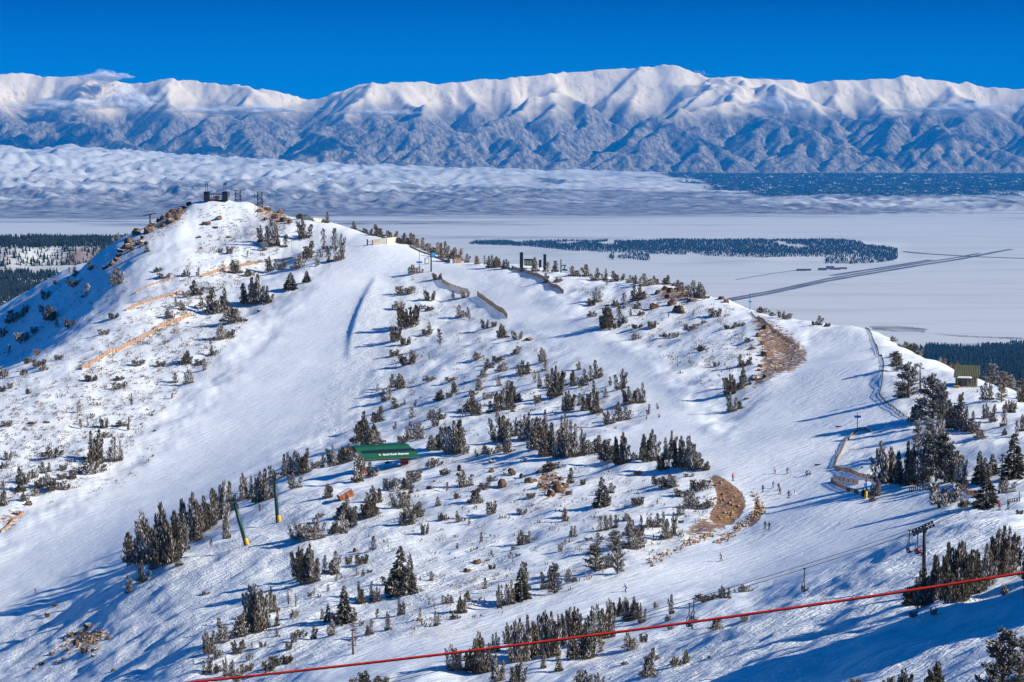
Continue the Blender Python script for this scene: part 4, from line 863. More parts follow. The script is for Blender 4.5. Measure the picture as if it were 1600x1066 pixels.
def rows(lines, per, spread, size):
    mb = MB()
    for (a, b) in lines:
        for k in range(per):
            t = random.random(); p = ground(a[0] + (b[0] - a[0]) * t + random.gauss(0, spread), a[1] + (b[1] - a[1]) * t + random.gauss(0, spread * 0.7)); stone(mb, p, random.uniform(*size))
    return mb
mb = rows([((1012,880),(1052,860)),((1052,860),(1110,835)),((1118,850),(1150,830)),((1150,830),(1178,806)),((1178,806),(1191,798)),((1176,768),(1192,798))], 52, 3.4, (0.16, 0.55))
for poly, cnt in (([(1180,490),(1235,520),(1260,548),(1235,570),(1190,600),(1175,560)], 90), ([(400,315),(455,340),(455,358),(420,355),(395,335)], 160), ([(270,335),(300,320),(285,350),(210,398),(165,425),(200,375)], 130), ([(1110,745),(1160,770),(1150,815),(1110,812)], 90), ([(835,730),(890,745),(885,785),(845,775)], 60), ([(70,1030),(130,980),(175,990),(140,1015)], 90)):
    m2 = scatter('x', poly, cnt, (0.15, 0.6), stone, '', '', None)
    o_ = len(mb.v); mb.v += m2.v; mb.c += m2.c; mb.m += m2.m; mb.f += [tuple(i + o_ for i in f) for f in m2.f]
o = mb.build('scree', STONE); o['kind'] = 'stuff'; o['label'] = 'loose brown stones lying in strips and patches on the snow'; o['category'] = 'scree'
mb = MB()
for poly, cnt, dens in ((BRUSH[0], 4400, (14, 9, -0.05)), (BRUSH[1], 700, (20, 14, 0.02)), (BRUSH[2], 600, (20, 14, 0.02)), (BRUSH[3], 560, (20, 14, 0.0)), (BRUSH[4], 700, (14, 9, 0.0)), ([(0,490),(150,415),(230,400),(160,520),(20,640),(-20,640)], 800, (16, 12, -0.05)), ([(300,330),(330,318),(420,330),(480,350),(440,400),(330,400)], 420, (12, 9, -0.05)), ([(120,780),(300,650),(200,760),(0,800)], 120, (12, 9, 0.0))):
    m2 = scatter('x', poly, cnt, (0.45, 1.2), sprig, '', '', None, dens)
    o_ = len(mb.v); mb.v += m2.v; mb.c += m2.c; mb.m += m2.m; mb.f += [tuple(i + o_ for i in f) for f in m2.f]
o = mb.build('sagebrush', WARM); o['kind'] = 'stuff'; o['label'] = 'thin brown sagebrush twigs poking out of the snow'; o['category'] = 'sagebrush'

# ------------------------------------------------------------------ far woods
def wood(name, n_, sampler, hr, lab, col=(0.020, 0.030, 0.026), sides=5):
    vs, fs = [], []
    for _ in range(n_):
        q = sampler()
        if q is None: continue
        x, y = q; zz = float(vz(np.array(x), np.array(y))) - 1; h = random.uniform(*hr); r = h * random.uniform(0.17, 0.27)
        o_ = len(vs); a0 = random.uniform(0, 6)
        ring = lambda rr, z_: [(x + rr * math.cos(a0 + 2 * math.pi * k / sides) * random.uniform(0.75, 1.2), y + rr * math.sin(a0 + 2 * math.pi * k / sides), z_) for k in range(sides)]
        vs += ring(r, zz) + [(x, y, zz + h * 0.68)] + ring(r * 0.66, zz + h * 0.42) + [(x, y, zz + h)]
        for k in range(sides):
            fs.append((o_ + k, o_ + (k + 1) % sides, o_ + sides)); fs.append((o_ + sides + 1 + k, o_ + sides + 1 + (k + 1) % sides, o_ + 2 * sides + 1))
    me = bpy.data.meshes.new(name); me.from_pydata(vs, [], fs); me.materials.append(mat(name, col, 0.9, var=0.5, scale=0.02, spec=0.1))
    o = bpy.data.objects.new(name, me); COL.objects.link(o); o['kind'] = 'stuff'; o['label'] = lab; o['category'] = 'forest'
def s_bluff():
    u = random.uniform(-320, 330); D = random.uniform(4300, 7000); a = (u - CX) / FPX
    n_ = fbm(np.array([a * D / 160]), np.array([D / 420]), 3, 111)[0]
    k_ = D / 1000
    lim = 0.08 if 5.72 < k_ < 5.97 else (-0.45 if k_ < 5.72 else -0.42)
    if 5.88 < k_ < 6.16 and random.random() < 0.6: return None
    return None if n_ < lim else (a * D, D)
wood('bluff_forest', 40000, s_bluff, (8, 16), 'dark conifer forest scattered over the snowy bluff at far left')
def s_right():
    u = random.uniform(1395, 1800); D = random.uniform(5200, 9800); a = (u - CX) / FPX; k_ = D / 1000
    n_ = fbm(np.array([a * D / 200]), np.array([D / 700]), 3, 113)[0]
    lim = -2 if k_ < 8.2 else -0.3 + (k_ - 8.2) * 0.75
    if u < 1450 and k_ > 8.4: return None
    return None if n_ < lim else (a * D, D)
wood('lower_forest', 15000, s_right, (12, 22), 'dense dark conifer forest below the ridge at right')
def s_mesa():
    u = random.uniform(640, 1425); a = (u - CX) / FPX; fr = 15.15 - 0.25 * math.sin(u / 160)
    D = 1000 * random.uniform(fr + 0.15, 17.3); m_ = 74
    zz = float(vz(np.array(a * D), np.array(D)))
    n_ = fbm(np.array([a * D / 500]), np.array([D / 1300]), 3, 115)[0]
    if zz < -897: return None
    full = zz > -868
    lim = (-0.32 if full else (0.02 if u > 1290 else 0.42)) if u > 960 else (-0.15 if full else 0.2)
    return None if n_ < lim else (a * D, D)
wood('mesa_forest', 30000, s_mesa, (7, 21), 'band of dark blue conifers on the low mesa in the plain')
def s_far():
    u = random.uniform(1030, 1800); a = (u - CX) / FPX; D = random.uniform(27500, 39000)
    ia = int((a + 0.42) / 0.84 * (VA - 1)); idd = int((math.log(D) - math.log(1900)) / (math.log(44500) - math.log(1900)) * (VD - 1))
    return (a * D, D) if forest[idd, min(ia, VA - 1)] > random.uniform(0.3, 0.7) else None
wood('far_forest', 7000, s_far, (18, 36), 'far dark forest stretching along the foot of the range', sides=4)

# ------------------------------------------------------------------ airfield in the valley
def ribbon(name, line, hw, m, z=-898.8):
    P_ = [Vector(plain(u, v, z)) for u, v in line]; vs, fs = [], []
    for i, p in enumerate(P_):
        d = (P_[min(i + 1, len(P_) - 1)] - P_[max(i - 1, 0)]).normalized(); nrm = Vector((-d.y, d.x, 0)) * hw
        vs += [p - nrm, p + nrm]
    fs = [(2 * i, 2 * i + 2, 2 * i + 3, 2 * i + 1) for i in range(len(P_) - 1)]
    me = bpy.data.meshes.new(name); me.from_pydata(vs, [], fs); me.materials.append(m); o = bpy.data.objects.new(name, me); COL.objects.link(o); return structure(o)
ASPH = mat('asphalt', (0.13, 0.125, 0.145), 0.9, var=0.5, scale=0.004)
L1 = [(1120,474),(1150,468),(1200,459),(1240,450.5),(1290,439.5),(1350,429),(1440,414),(1500,405),(1530,399),(1560,393),(1580,389.5)]
ribbon('highway', L1, 22, ASPH); ribbon('highway', [(u, v - 3.2) for u, v in L1[:9]], 17, ASPH)
ribbon('runway', [(1300,430.5),(1340,424),(1400,415),(1455,406)], 24, ASPH)
ribbon('track', [(1150,437),(1210,427),(1260,420)], 6, ASPH); ribbon('track', [(1390,391),(1440,396),(1520,401),(1610,404)], 30, mat('dark_brush', (0.13, 0.1, 0.1), 0.9))
for k, (u, v, ww, hh, dd) in enumerate([(1252,423.5,55,9,18),(1262,423,40,7,16),(1285,422.5,50,11,20),(1297,420.5,45,14,22),(1305,421.5,60,9,18),(1318,420.5,40,7,14)]):
    p = Vector(plain(u, v, -899.5)); mb = MB(); mb.box((0, 0, hh / 2), (ww, dd, hh)); mb2 = MB()
    mb2.add([(-ww / 2 - 1, -dd / 2 - 1, hh), (ww / 2 + 1, -dd / 2 - 1, hh), (ww / 2 + 1, 0, hh + 4), (-ww / 2 - 1, 0, hh + 4), (-ww / 2 - 1, dd / 2 + 1, hh), (ww / 2 + 1, dd / 2 + 1, hh)], [(0, 1, 2, 3), (3, 2, 5, 4), (0, 3, 4), (1, 5, 2), (0, 4, 5, 1)])
    r_ = empty('airfield_building', p, 0, ['low dark hangar at the left end of the airfield row', 'second hangar from the left beside the runway', 'grey hangar left of the tallest airfield building', 'tallest dark hangar in the airfield row', 'long hangar right of the tallest airfield building', 'small shed at the right end of the airfield row'][k], 'hangar', 'hangars beside the runway')
    mb.build('wall', mat('hangar_wall', (0.10, 0.08, 0.08), 0.8), r_); mb2.build('roof', mat('hangar_roof', (0.06, 0.06, 0.075), 0.7), r_)
# ------------------------------------------------------------------ built things
STEEL = mat('dark_green_steel', (0.012, 0.045, 0.042), 0.45, 0.2, var=0.25, scale=1.5)
BLACKST = mat('dark_steel', (0.02, 0.022, 0.026), 0.5, 0.3, var=0.3, scale=2)
YEL = mat('yellow_pad', (0.75, 0.42, 0.02), 0.6, var=0.12, scale=2)
WOOD = mat('weathered_wood', (0.26, 0.19, 0.14), 0.9, var=0.4, scale=2.5, bump=0.4)
OWOOD = mat('orange_fence', (0.37, 0.225, 0.145), 0.85, var=0.35, scale=1.2, bump=0.4)
DWOOD = mat('dark_wood', (0.055, 0.045, 0.04), 0.85, var=0.4, scale=1.5)
GREEN = mat('green_panel', (0.003, 0.078, 0.040), 0.45, var=0.1, scale=0.6)
GREEN_D = mat('dark_green_trim', (0.004, 0.04, 0.022), 0.5)
GLASS = mat('dark_glass', (0.012, 0.02, 0.035), 0.12, spec=0.6)
WHITE = mat('white_paint', (0.8, 0.8, 0.8), 0.6)
REDP = mat('red_steel', (0.26, 0.035, 0.025), 0.55, var=0.3, scale=1)
ORANGE = mat('orange_machine', (0.72, 0.30, 0.03), 0.5, var=0.2, scale=1)
RUST = mat('rusty_steel', (0.30, 0.095, 0.045), 0.8, var=0.35, scale=0.8, bump=0.3)
BLUE = mat('blue_sign', (0.015, 0.17, 0.62), 0.5, var=0.08, scale=3)
CYAN = mat('pale_blue_disc', (0.05, 0.36, 0.66), 0.5)
SNOWM = mat('settled_snow', (0.86, 0.87, 0.89), 0.6, bump=0.3, bscale=1.5)
CONC = mat('beige_boards', (0.55, 0.49, 0.38), 0.8, var=0.2, scale=0.7)
def S(p): return p.y / FPX            # metres per picture unit there
Z = Vector((0, 0, 1))

# --- green-roofed lift terminal
th = R(21); ex = Vector((math.cos(th), math.sin(th), 0)); ey = Vector((-math.sin(th), math.cos(th), 0))
O = near(611, 717, 738)
root = empty('lift_terminal', O - Z * 4.2, th, 'long green-roofed lift terminal with a strip of dark windows and white lettering', 'lift terminal')
def lp(x, y, z): return Vector((x, y, z + 4.2))
XL, XR = -9.2, 9.3
sec = [(-0.15, 0.0, 0.0), (0.0, 0.35, 0.0), (3.0, 3.7, -1.5), (5.2, 3.9, -1.7), (8.2, 0.35, -0.2), (8.3, 0.0, -0.2)]     # depth, height, shift along the length
mb = MB()
vs = [lp(XL + s_, y, z) for y, z, s_ in sec] + [lp(XR + s_ * 1.0 - (1.2 if z > 3 else 0), y, z) for y, z, s_ in sec]
n_ = len(sec)
mb.add(vs, [(i, i + n_, i + 1 + n_, i + 1) for i in range(n_ - 1)] + [tuple(range(n_ - 1, -1, -1))[::-1], tuple(range(n_, 2 * n_))[::-1], (0, n_ - 1, 2 * n_ - 1, n_)])
roof = mb.build('roof', GREEN, root)
mb = MB(); mb.add([vs[i] + Vector((-0.05, 0, 0)) for i in (1, 2, 3, 4)], [(0, 1, 2, 3)]); mb.add([vs[i] + Vector((-0.01, 0, 0)) for i in (1, 2, 3, 4)], [(3, 2, 1, 0)]); mb.build('end_panel', DWOOD, root)
nrm = (lp(0, 3.0, 3.7) - lp(0, 0, 0.35)).cross(Vector((1, 0, 0))).normalized() * -1
if nrm.y > 0: nrm = -nrm
def onroof(x, f, off=0.03):
    y, z = 0.0 + 3.0 * f, 0.35 + 3.35 * f
    return lp(x - 1.5 * f, y, z) + nrm * off
mb = MB()
for (a, b, f0, f1, d_) in ((XL - 0.02, XR + 0.02, -0.02, 0.035, 0.05), (XL - 0.02, XR - 1.0, 0.965, 1.0, 0.05)):
    mb.add([onroof(a, f0, d_), onroof(b, f0, d_), onroof(b, f1, d_), onroof(a, f1, d_), onroof(a, f0, 0), onroof(b, f0, 0), onroof(b, f1, 0), onroof(a, f1, 0)], [(0, 1, 2, 3), (4, 7, 6, 5), (0, 4, 5, 1), (2, 6, 7, 3), (0, 3, 7, 4), (1, 5, 6, 2)])
mb.build('roof_trim', GREEN_D, root)
nw = 16; x0, x1 = -8.0, 9.0
for k in range(nw):
    a = x0 + (x1 - x0) * k / nw + 0.05; b = x0 + (x1 - x0) * (k + 1) / nw - 0.05
    if k == nw - 1: b += 0.1
    mb = MB(); q = [onroof(a, 0.43, 0.04), onroof(b, 0.43, 0.04), onroof(b - (0.1 if k == nw - 1 else 0), 0.68, 0.04), onroof(a, 0.68, 0.04)]
    mb.add(q + [p - nrm * 0.09 for p in q], [(0, 1, 2, 3), (4, 7, 6, 5), (0, 4, 5, 1), (2, 6, 7, 3), (0, 3, 7, 4), (1, 5, 6, 2)])
    mb.build('window', GLASS, root)
def text(s, size, f, x, width, m, parent, shear=0.0):
    cu_ = bpy.data.curves.new('lettering', 'FONT'); cu_.body = s; cu_.size = size; cu_.extrude = 0.015; cu_.offset = 0.022; cu_.shear = shear
    to = bpy.data.objects.new('lettering', cu_); COL.objects.link(to)
    bpy.context.view_layer.update(); dg = bpy.context.evaluated_depsgraph_get(); me = bpy.data.meshes.new_from_object(to.evaluated_get(dg))
    bpy.data.objects.remove(to)
    w0 = max(v_.co.x for v_ in me.vertices); k_ = width / w0
    vx = (onroof(1, f) - onroof(0, f)).normalized(); vy = (onroof(0, f + 0.1) - onroof(0, f)); vy = (vy - vx * vy.dot(vx)).normalized()
    for v_ in me.vertices: v_.co = onroof(x, f, 0.05) + vx * v_.co.x * k_ + vy * v_.co.y + nrm * v_.co.z
    me.materials.clear(); me.materials.append(m); o_ = bpy.data.objects.new('lettering', me); COL.objects.link(o_); o_.parent = parent; return o_
text('Gold Rush Express', 0.82, 0.205, -2.2, 8.4, WHITE, root, 0.15)
mb = MB(); c0 = onroof(-2.9, 0.27, 0.05); vx = Vector((1, 0, 0)); vy = (onroof(0, 0.5) - onroof(0, 0.4)).normalized()
ring = [c0 + (vx * math.cos(t) + vy * math.sin(t)) * (0.40 if k % 2 else 0.27) for k, t in enumerate([i * math.pi / 6 for i in range(12)])]
mb.add(ring + [p - nrm * 0.04 for p in ring], [tuple(range(12))] + [(i, (i + 1) % 12, 12 + (i + 1) % 12, 12 + i) for i in range(12)]); mb.build('emblem', mat('gold_emblem', (0.75, 0.42, 0.18), 0.5), root)
mb = MB(); mb.box(lp(0, 4.2, -0.12), (17.6, 6.6, 0.22)); mb.box(lp(0, 4.2, -0.55), (15, 1.2, 0.7)); mb.build('underframe', BLACKST, root)
for x, hh, w_ in ((-7.6, 4.6, 1.1), (5.6, 3.2, 2.2)):
    mb = MB(); mb.box(lp(x, 4.0, -hh / 2 - 0.2), (w_, 1.3, hh)); mb.box(lp(x, 4.0, -0.55), (w_ * 1.7, 2.2, 0.5)); mb.box(lp(x, 3.1, -hh + 0.5), (w_ * 1.25, 0.6, 1.3)); mb.build('support', REDP, root)
mb = MB()
for k in range(24):
    t = k / 23; mb.tuft(lp(0.5, 3.5, -0.4), Vector((0, 0, -1)), 0.01, 0.01, 0.5) if False else None
mb.box(lp(0.2, 4.2, -1.3), (0.14, 0.14, 1.5)); mb.box(lp(0.2, 4.2, -2.0), (1.5, 0.5, 0.12)); mb.box(lp(0.2, 4.4, -1.7), (1.5, 0.1, 0.5)); mb.build('parked_chair', BLACKST, root)

# --- yellow and orange machinery left of the terminal
p = ground(548, 711); s_ = S(p); root = empty('snow_groomer', p, R(15), 'orange tracked machine with a raised boom left of the green lift terminal', 'machine')
mb = MB()
for y in (-1.0, 1.0):
    pts_ = [(-2.2, y, 0.35), (-1.7, y, 0.05), (1.7, y, 0.05), (2.2, y, 0.35), (1.8, y, 0.8), (-1.8, y, 0.8)]
    q = [Vector((a, b - 0.3, c_)) for a, b, c_ in pts_] + [Vector((a, b + 0.3, c_)) for a, b, c_ in pts_]
    mb.add(q, [tuple(range(6)), tuple(range(11, 5, -1))] + [(i, i + 6, (i + 1) % 6 + 6, (i + 1) % 6) for i in range(6)])
mb.build('track', BLACKST, root)
mb = MB(); mb.box((-0.2, 0, 1.2), (3.6, 1.7, 0.7)); mb.box((-1.3, 0, 1.8), (1.2, 1.6, 0.6)); mb.build('chassis', ORANGE, root)
mb = MB(); mb.box((0.5, 0, 2.2), (1.3, 1.5, 1.4), taper=0.85); mb.build('cab', GLASS, root)
mb = MB(); mb.tube([(1.2, 0.3, 1.4), (2.6, 0.3, 2.3), (3.1, 0.3, 4.2)], [0.2, 0.17, 0.14], 6); mb.tube([(1.4, -0.5, 1.3), (2.7, -0.5, 1.2)], 0.15, 6); mb.build('boom', ORANGE, root)
mb = MB(); mb.box((3.0, 0, 1.1), (0.3, 3.2, 1.0)); mb.build('blade', ORANGE, root)
mb = MB(); mb.box((-3.1, 0, 1.6), (0.25, 0.3, 2.2)); mb.box((-2.6, 0, 1.0), (1.0, 2.6, 0.35)); mb.build('tiller', ORANGE, root)

# --- rusty tilted tank
p = ground(540, 779); s_ = S(p); root = empty('storage_tank', p, R(28), 'rust-brown box tank lying tilted in the snow below the green terminal', 'tank')
rot = Matrix.Rotation(R(-27), 3, 'Y')
mb = MB(); mb.box((0, 0, 0.9), (4.2, 1.8, 2.2), rot); mb.build('tank_body', RUST, root)
mb = MB()
for x in (-1.4, 0, 1.4): mb.box(rot @ Vector((x, -0.94, 0)) + Vector((0, 0, 0.9)), (0.14, 0.1, 2.3), rot)
mb.build('rib', RUST, root)
mb = MB(); mb.box(rot @ Vector((0, 0, 1.14)) + Vector((0, 0, 0.9)), (3.9, 1.6, 0.12), rot); mb.build('snow_cover', SNOWM, root)

# --- lift towers with yellow pads
def pad_tower(bu, bv, tu, tv, lab, arm):
    b = ground(bu, bv); t = near(tu, tv, b.y + 0.6); L = t - b
    r_ = empty('lift_tower', b, 0, lab, 'lift tower', 'lift towers below the terminal')
    mb = MB(); mb.tube([-L.normalized() * 1.5, L * 0.5, L], [0.52, 0.48, 0.40], 14); mb.build('pole', STEEL, r_, smooth=True)
    mb = MB(); d = L.normalized(); off = Vector((0.42, -0.28, 0)); mb.tube([off + d * 0.1, off + d * 0.3, off + d * 1.75, off + d * 1.95], [0.35, 0.52, 0.52, 0.38], 12); mb.build('crash_pad', YEL, r_, smooth=True)
    mb = MB()
    for k in range(int(L.length / 0.6)): mb.box(d * (1.5 + 0.6 * k) + Vector((0.62, 0, 0)), (0.45, 0.05, 0.05))
    mb.tube([d * 1.5 + Vector((0.84, 0, 0)), L + Vector((0.7, 0, 0))], 0.035, 5); mb.build('ladder', STEEL, r_)
    ax = Vector((0.62, -0.72, 0.16)).normalized() if arm else Vector((0.3, -0.95, 0)).normalized()
    tl = Vector((0.85, 0.45, 0.38)).normalized()
    mb = MB(); mb.tube([L - ax * 3.0, L + ax * 3.0], 0.26, 8); mb.build('crossarm', STEEL, r_)
    for sg in (-1, 1):
        mb = MB(); c_ = L + ax * 3.0 * sg; mb.tube([c_ - tl * 2.4, c_ + tl * 2.4], 0.11, 6)
        for k in range(8):
            q = c_ + tl * (-2.1 + 0.6 * k) + Z * 0.2; mb.tube([q - ax * 0.06, q + ax * 0.06], 0.24, 10)
        mb.build('sheave_train', BLACKST, r_)
    mb = MB(); 
    for sg in (-1, 1): mb.tube([L + ax * 2.2 * sg, L + ax * 1.6 * sg + Z * 1.7], 0.07, 5)
    mb.tube([L - ax * 2.0 + Z * 1.7, L + ax * 2.0 + Z * 1.7], 0.08, 5); mb.build('lifting_frame', STEEL, r_)
pad_tower(384.5, 852, 365, 782, 'leaning dark green lift tower with a yellow pad at its foot', True)
pad_tower(434, 816, 429, 748, 'upright dark green lift tower with a yellow foot pad, right of the leaning one', False)

# --- the big lift tower, ropes and chairs at right
B = Vector((ray(1443.5, 893)[0] * 366, 366, 0)); B.z = float(hz(B.x, B.y)); topz = near(1443.5, 828, 366).z
ld = Vector((54, 10, 0)).normalized(); lx_ = Vector((-0.1, -0.995, 0))       # along the line, across the line (towards the camera)
slope = 0.43
root = empty('lift_tower', B, 0, 'large dark lift tower with long wheel trains above the bushy pines at right', 'lift tower')
H = topz - B.z
mb = MB(); mb.tube([(0, 0, -1), (0, 0, H * 0.5), (0, 0, H)], [0.30, 0.28, 0.25], 14); mb.build('pole', BLACKST, root, smooth=True)
mb = MB(); mb.box((0, 0, H + 0.1), (0.45, 3.4, 0.4), Matrix.Rotation(math.atan2(-lx_.x, lx_.y) , 3, 'Z')); mb.build('crossarm', BLACKST, root)
al = Vector((ld.x, ld.y, slope)).normalized()
for sg in (-1, 1):
    mb = MB(); c_ = Vector((0, 0, H + 0.15)) + lx_ * 1.5 * sg
    for dz in (0.0, 0.34): mb.tube([c_ - al * 2.0 + Z * dz, c_ + al * 1.5 + Z * dz], 0.075, 6)
    for k in range(7):
        q = c_ + al * (-1.9 + 0.55 * k) + Z * 0.17; mb.tube([q - lx_ * 0.08, q + lx_ * 0.08], 0.21, 12)
    mb.build('sheave_train', BLACKST, root)
mb = MB()
for k in range(8): mb.box((-0.42, 0, 1.2 + k * 0.7), (0.4, 0.05, 0.05))
mb.build('ladder', BLACKST, root)
RT = B + Z * (H + 0.42)
def ropepos(t, side):
    """point on the haul rope t metres along from the tower; the span sags below the tower"""
    z = slope * t * (0.70 if t < 0 else 1.0) + (0.0011 * t * t * (1 if t < 0 else 0)) * 0.6
    return RT + ld * t + lx_ * 1.5 * side + Z * z
ROPE = mat('steel_rope', (0.05, 0.05, 0.055), 0.5, 0.5)
for sd, nm in ((-1, 'far'), (1, 'near')):
    mb = MB(); mb.tube([ropepos(t, sd) for t in range(-110, 61, 5)], 0.045, 6, cap=False)
    tag(mb.build('haul_rope', ROPE), f'dark steel lift rope on the {nm} side of the large lift tower', 'rope', 'ropes of the chairlift')
def rope_at_u(u, side):
    lo, hi = -110.0, 60.0
    for _ in range(50):
        m_ = (lo + hi) / 2; q = ropepos(m_, side)
        if proj(*q)[0] < u: lo = m_
        else: hi = m_
    return ropepos((lo + hi) / 2, side)
def chair(u, side, lab, rz_off=0.0, L=2.0):
    q = rope_at_u(u, side); r_ = empty('lift_chair', q - Z * (L + 1.75), math.atan2(ld.y, ld.x) + rz_off, lab, 'lift chair', 'chairs hanging from the lift rope')
    h0 = L + 1.75
    mb = MB(); mb.box((0, 0, h0), (0.5, 0.12, 0.16)); mb.build('grip', BLACKST, r_)
    mb = MB(); mb.tube([(0, 0, h0), (0.02, 0, h0 - 0.6), (0, 0, h0 - L * 0.6), (-0.05, 0, h0 - L + 0.25)], 0.08, 6); mb.build('hanger', BLACKST, r_)
    mb = MB()
    for y in (-0.55, 0.55): mb.tube([(-0.05, 0, 2.0), (-0.15, y, 1.7), (-0.2, y, 0.55), (0.35, y, 0.42)], 0.065, 6)
    mb.tube([(-0.05, -0.55, 1.72), (-0.05, 0.55, 1.72)], 0.03, 5); mb.build('bail_frame', BLACKST, r_)
    mb = MB(); mb.box((0.12, 0, 0.45), (0.55, 1.35, 0.14)); mb.build('seat', BLACKST, r_)
    mb = MB(); mb.box((-0.2, 0, 0.85), (0.1, 1.35, 0.5), Matrix.Rotation(R(-8), 3, 'Y')); mb.build('backrest', BLACKST, r_)
    mb = MB(); mb.tube([(-0.15, -0.6, 0.9), (0.5, -0.6, 0.75), (0.5, 0.6, 0.75), (-0.15, 0.6, 0.9)], 0.025, 5); mb.build('safety_bar', BLACKST, r_)
    return r_
chair(1257, 1, 'empty dark lift chair hanging low on the span left of the large tower', R(-38))
c_far = chair(1084, -1, 'empty dark lift chair behind the occupied chair on the lower rope', R(-38))
c_rid = chair(1077, 1, 'dark lift chair carrying a rider in black near the red rope', R(-38))
chair(1421, -1, 'empty dark lift chair at the left end of the wheel train', R(-38))
chair(1434, 1, 'empty dark lift chair beside the pole of the large lift tower', R(-38))

# --- red rope
mb = MB(); qa, qb, qc = np.polyfit([400, 800, 1200, 1600], [1055.6, 1009, 955.6, 895], 2)
mb.tube([near(u, qa * u * u + qb * u + qc, 44 - 0.002 * u) for u in range(-600, 2601, 80)], 0.024, 8)
tag(mb.build('red_rope', mat('red_rope', (0.72, 0.030, 0.014), 0.8, var=0.3, scale=6)), 'long bright red rope strung slanting across the foreground', 'rope')

# --- fences
def fence(name, line, h, lab, m, slat=0.16, gap=0.24, post=3.0, group=None, rails=True, tilt=0.0, thick=0.05, cat='fence', plinth=0.0):
    P_ = [ground(u, v) for u, v in line]
    seg = []
    for a, b in zip(P_, P_[1:]):
        n_ = max(1, int((b - a).xy.length / gap))
        for k in range(n_):
            q = a.lerp(b, k / n_); q.z = float(hz(q.x, q.y)); seg.append((q, (b - a).normalized()))
    base = P_[0]; r_ = empty(name, base, 0, lab, cat, group)
    mb = MB()
    for q, d in seg:
        ang = math.atan2(d.y, d.x); rot = Matrix.Rotation(ang, 3, 'Z')
        hh = h * random.uniform(0.9, 1.08); mb.box(q - base + Z * (hh / 2 - 0.1 + plinth), (slat, thick, hh), rot @ Matrix.Rotation(random.gauss(0, 0.05), 3, 'Y'))
    mb.build('slat_panel', m, r_)
    acc = 0.0; last = None; np_ = 0; step = max(1, int(post / gap)); step = max(step, len(seg) // 40)
    for k in range(0, len(seg), step):
        q, d = seg[k]; mb = MB(); mb.tube([q - base - Z * 0.3 + Vector((d.y, -d.x, 0)) * 0.09, q - base + Z * (h * 1.12) + Vector((d.y, -d.x, 0)) * 0.09], 0.075, 6); mb.build('post', m, r_)
    if rails:
        for f in (0.3, 0.75):
            mb = MB(); st_ = max(1, len(seg) // 60)
            mb.tube([q - base + Z * (h * f) - Vector((d.y, -d.x, 0)) * 0.06 for q, d in seg[::st_]] + [seg[-1][0] - base + Z * h * f], 0.045, 5); mb.build('rail', m, r_)
    return r_
fence('slat_fence', [(689,436),(692,443),(702,449),(716,454),(732,458)], 2.1, 'short curving brown slat fence beside the piste under the ridge', WOOD, 0.22, 0.42)
fence('slat_fence', [(746,463),(760,473),(778,486),(793,498)], 2.3, 'straight brown slat fence slanting down to the right of the curving one', WOOD, 0.22, 0.42)
fence('slat_fence', [(800,421),(822,427),(848,437),(856,443),(872,452),(881,459)], 1.9, 'long dark slat fence below the ridge station with dark pylons', WOOD, 0.3, 0.4)
fence('snow_fence', [(128,578),(160,560),(200,541),(240,520),(270,505),(300,494)], 1.9, 'longest orange snow fence on the left flank', OWOOD, 0.5, 0.5)
fence('snow_fence', [(197,486),(215,478),(240,469),(268,462),(285,456)], 1.5, 'faded middle snow fence between two orange ones on the left flank', OWOOD, 0.5, 0.55)
fence('snow_fence', [(316,433),(340,425),(360,420),(380,416),(400,412)], 1.7, 'orange snow fence highest on the left flank', OWOOD, 0.5, 0.5)
fence('snow_fence', [(212,459),(230,449),(250,441),(268,436)], 1.0, 'thin orange fence above the faded one on the left flank', OWOOD, 0.5, 0.6)
fence('snow_fence', [(400,411),(430,408),(452,405),(460,404)], 0.9, 'low orange fence behind the pines under the summit', OWOOD, 0.5, 0.6)
fence('snow_fence', [(2,832),(16,820),(30,808),(38,802)], 1.0, 'short orange fence on the earth bank at the left edge', OWOOD, 0.4, 0.45)
fence('board_fence', [(474,344),(490,346),(505,347),(513,348)], 2.0, 'weathered board fence on the crest right of the summit', CONC, 0.5, 0.5)
fence('snow_fence', [(548,353),(560,360),(580,366),(605,374)], 0.9, 'dark low fence along the crest above the board barrier', WOOD, 0.4, 0.5)
fence('snow_fence', [(640,386),(655,393),(672,399),(690,406),(702,411)], 0.9, 'dark low fence along the crest behind the ridge pines', WOOD, 0.4, 0.5)
fence('rope_fence', [(1353,514),(1362,525),(1368,540),(1381,570),(1378,600),(1374,618),(1390,635),(1410,650),(1427,660)], 0.75, 'long dark fence bordering the right edge of the piste', DWOOD, 0.2, 1.1)
fence('rope_fence', [(1361,676),(1350,672),(1341,673),(1330,682),(1321,692),(1310,715),(1304,732)], 0.85, 'brown fence curving round the snowy bank by the blue signpost', WOOD, 0.2, 0.3)
fence('rope_fence', [(1304,733),(1318,737),(1334,742),(1352,748),(1375,753),(1400,758)], 1.15, 'grey slat fence below the snowy bank', WOOD, 0.22, 0.36)
fence('rope_fence', [(1299,752),(1312,751),(1325,754),(1342,757)], 1.0, 'pale wooden fence behind the yellow-footed signpost', OWOOD, 0.3, 0.45)
fence('rope_fence', [(1299,753),(1308,760),(1322,766),(1335,770),(1342,773)], 1.0, 'dark low fence sloping to the yellow-footed signpost', WOOD, 0.2, 0.35)
fence('rope_fence', [(1421,769),(1430,766),(1441,764),(1456,765)], 1.0, 'short pale fence left of the big dark shrub', OWOOD, 0.25, 0.4)
fence('rope_fence', [(1495,769),(1510,772),(1530,777)], 1.2, 'short brown fence right of the big dark shrub', OWOOD, 0.25, 0.4)
fence('rope_fence', [(1174,489),(1200,508),(1225,528),(1250,545)], 0.7, 'thin dark fence along the upper edge of the bare brown slope', WOOD, 0.2, 0.6)
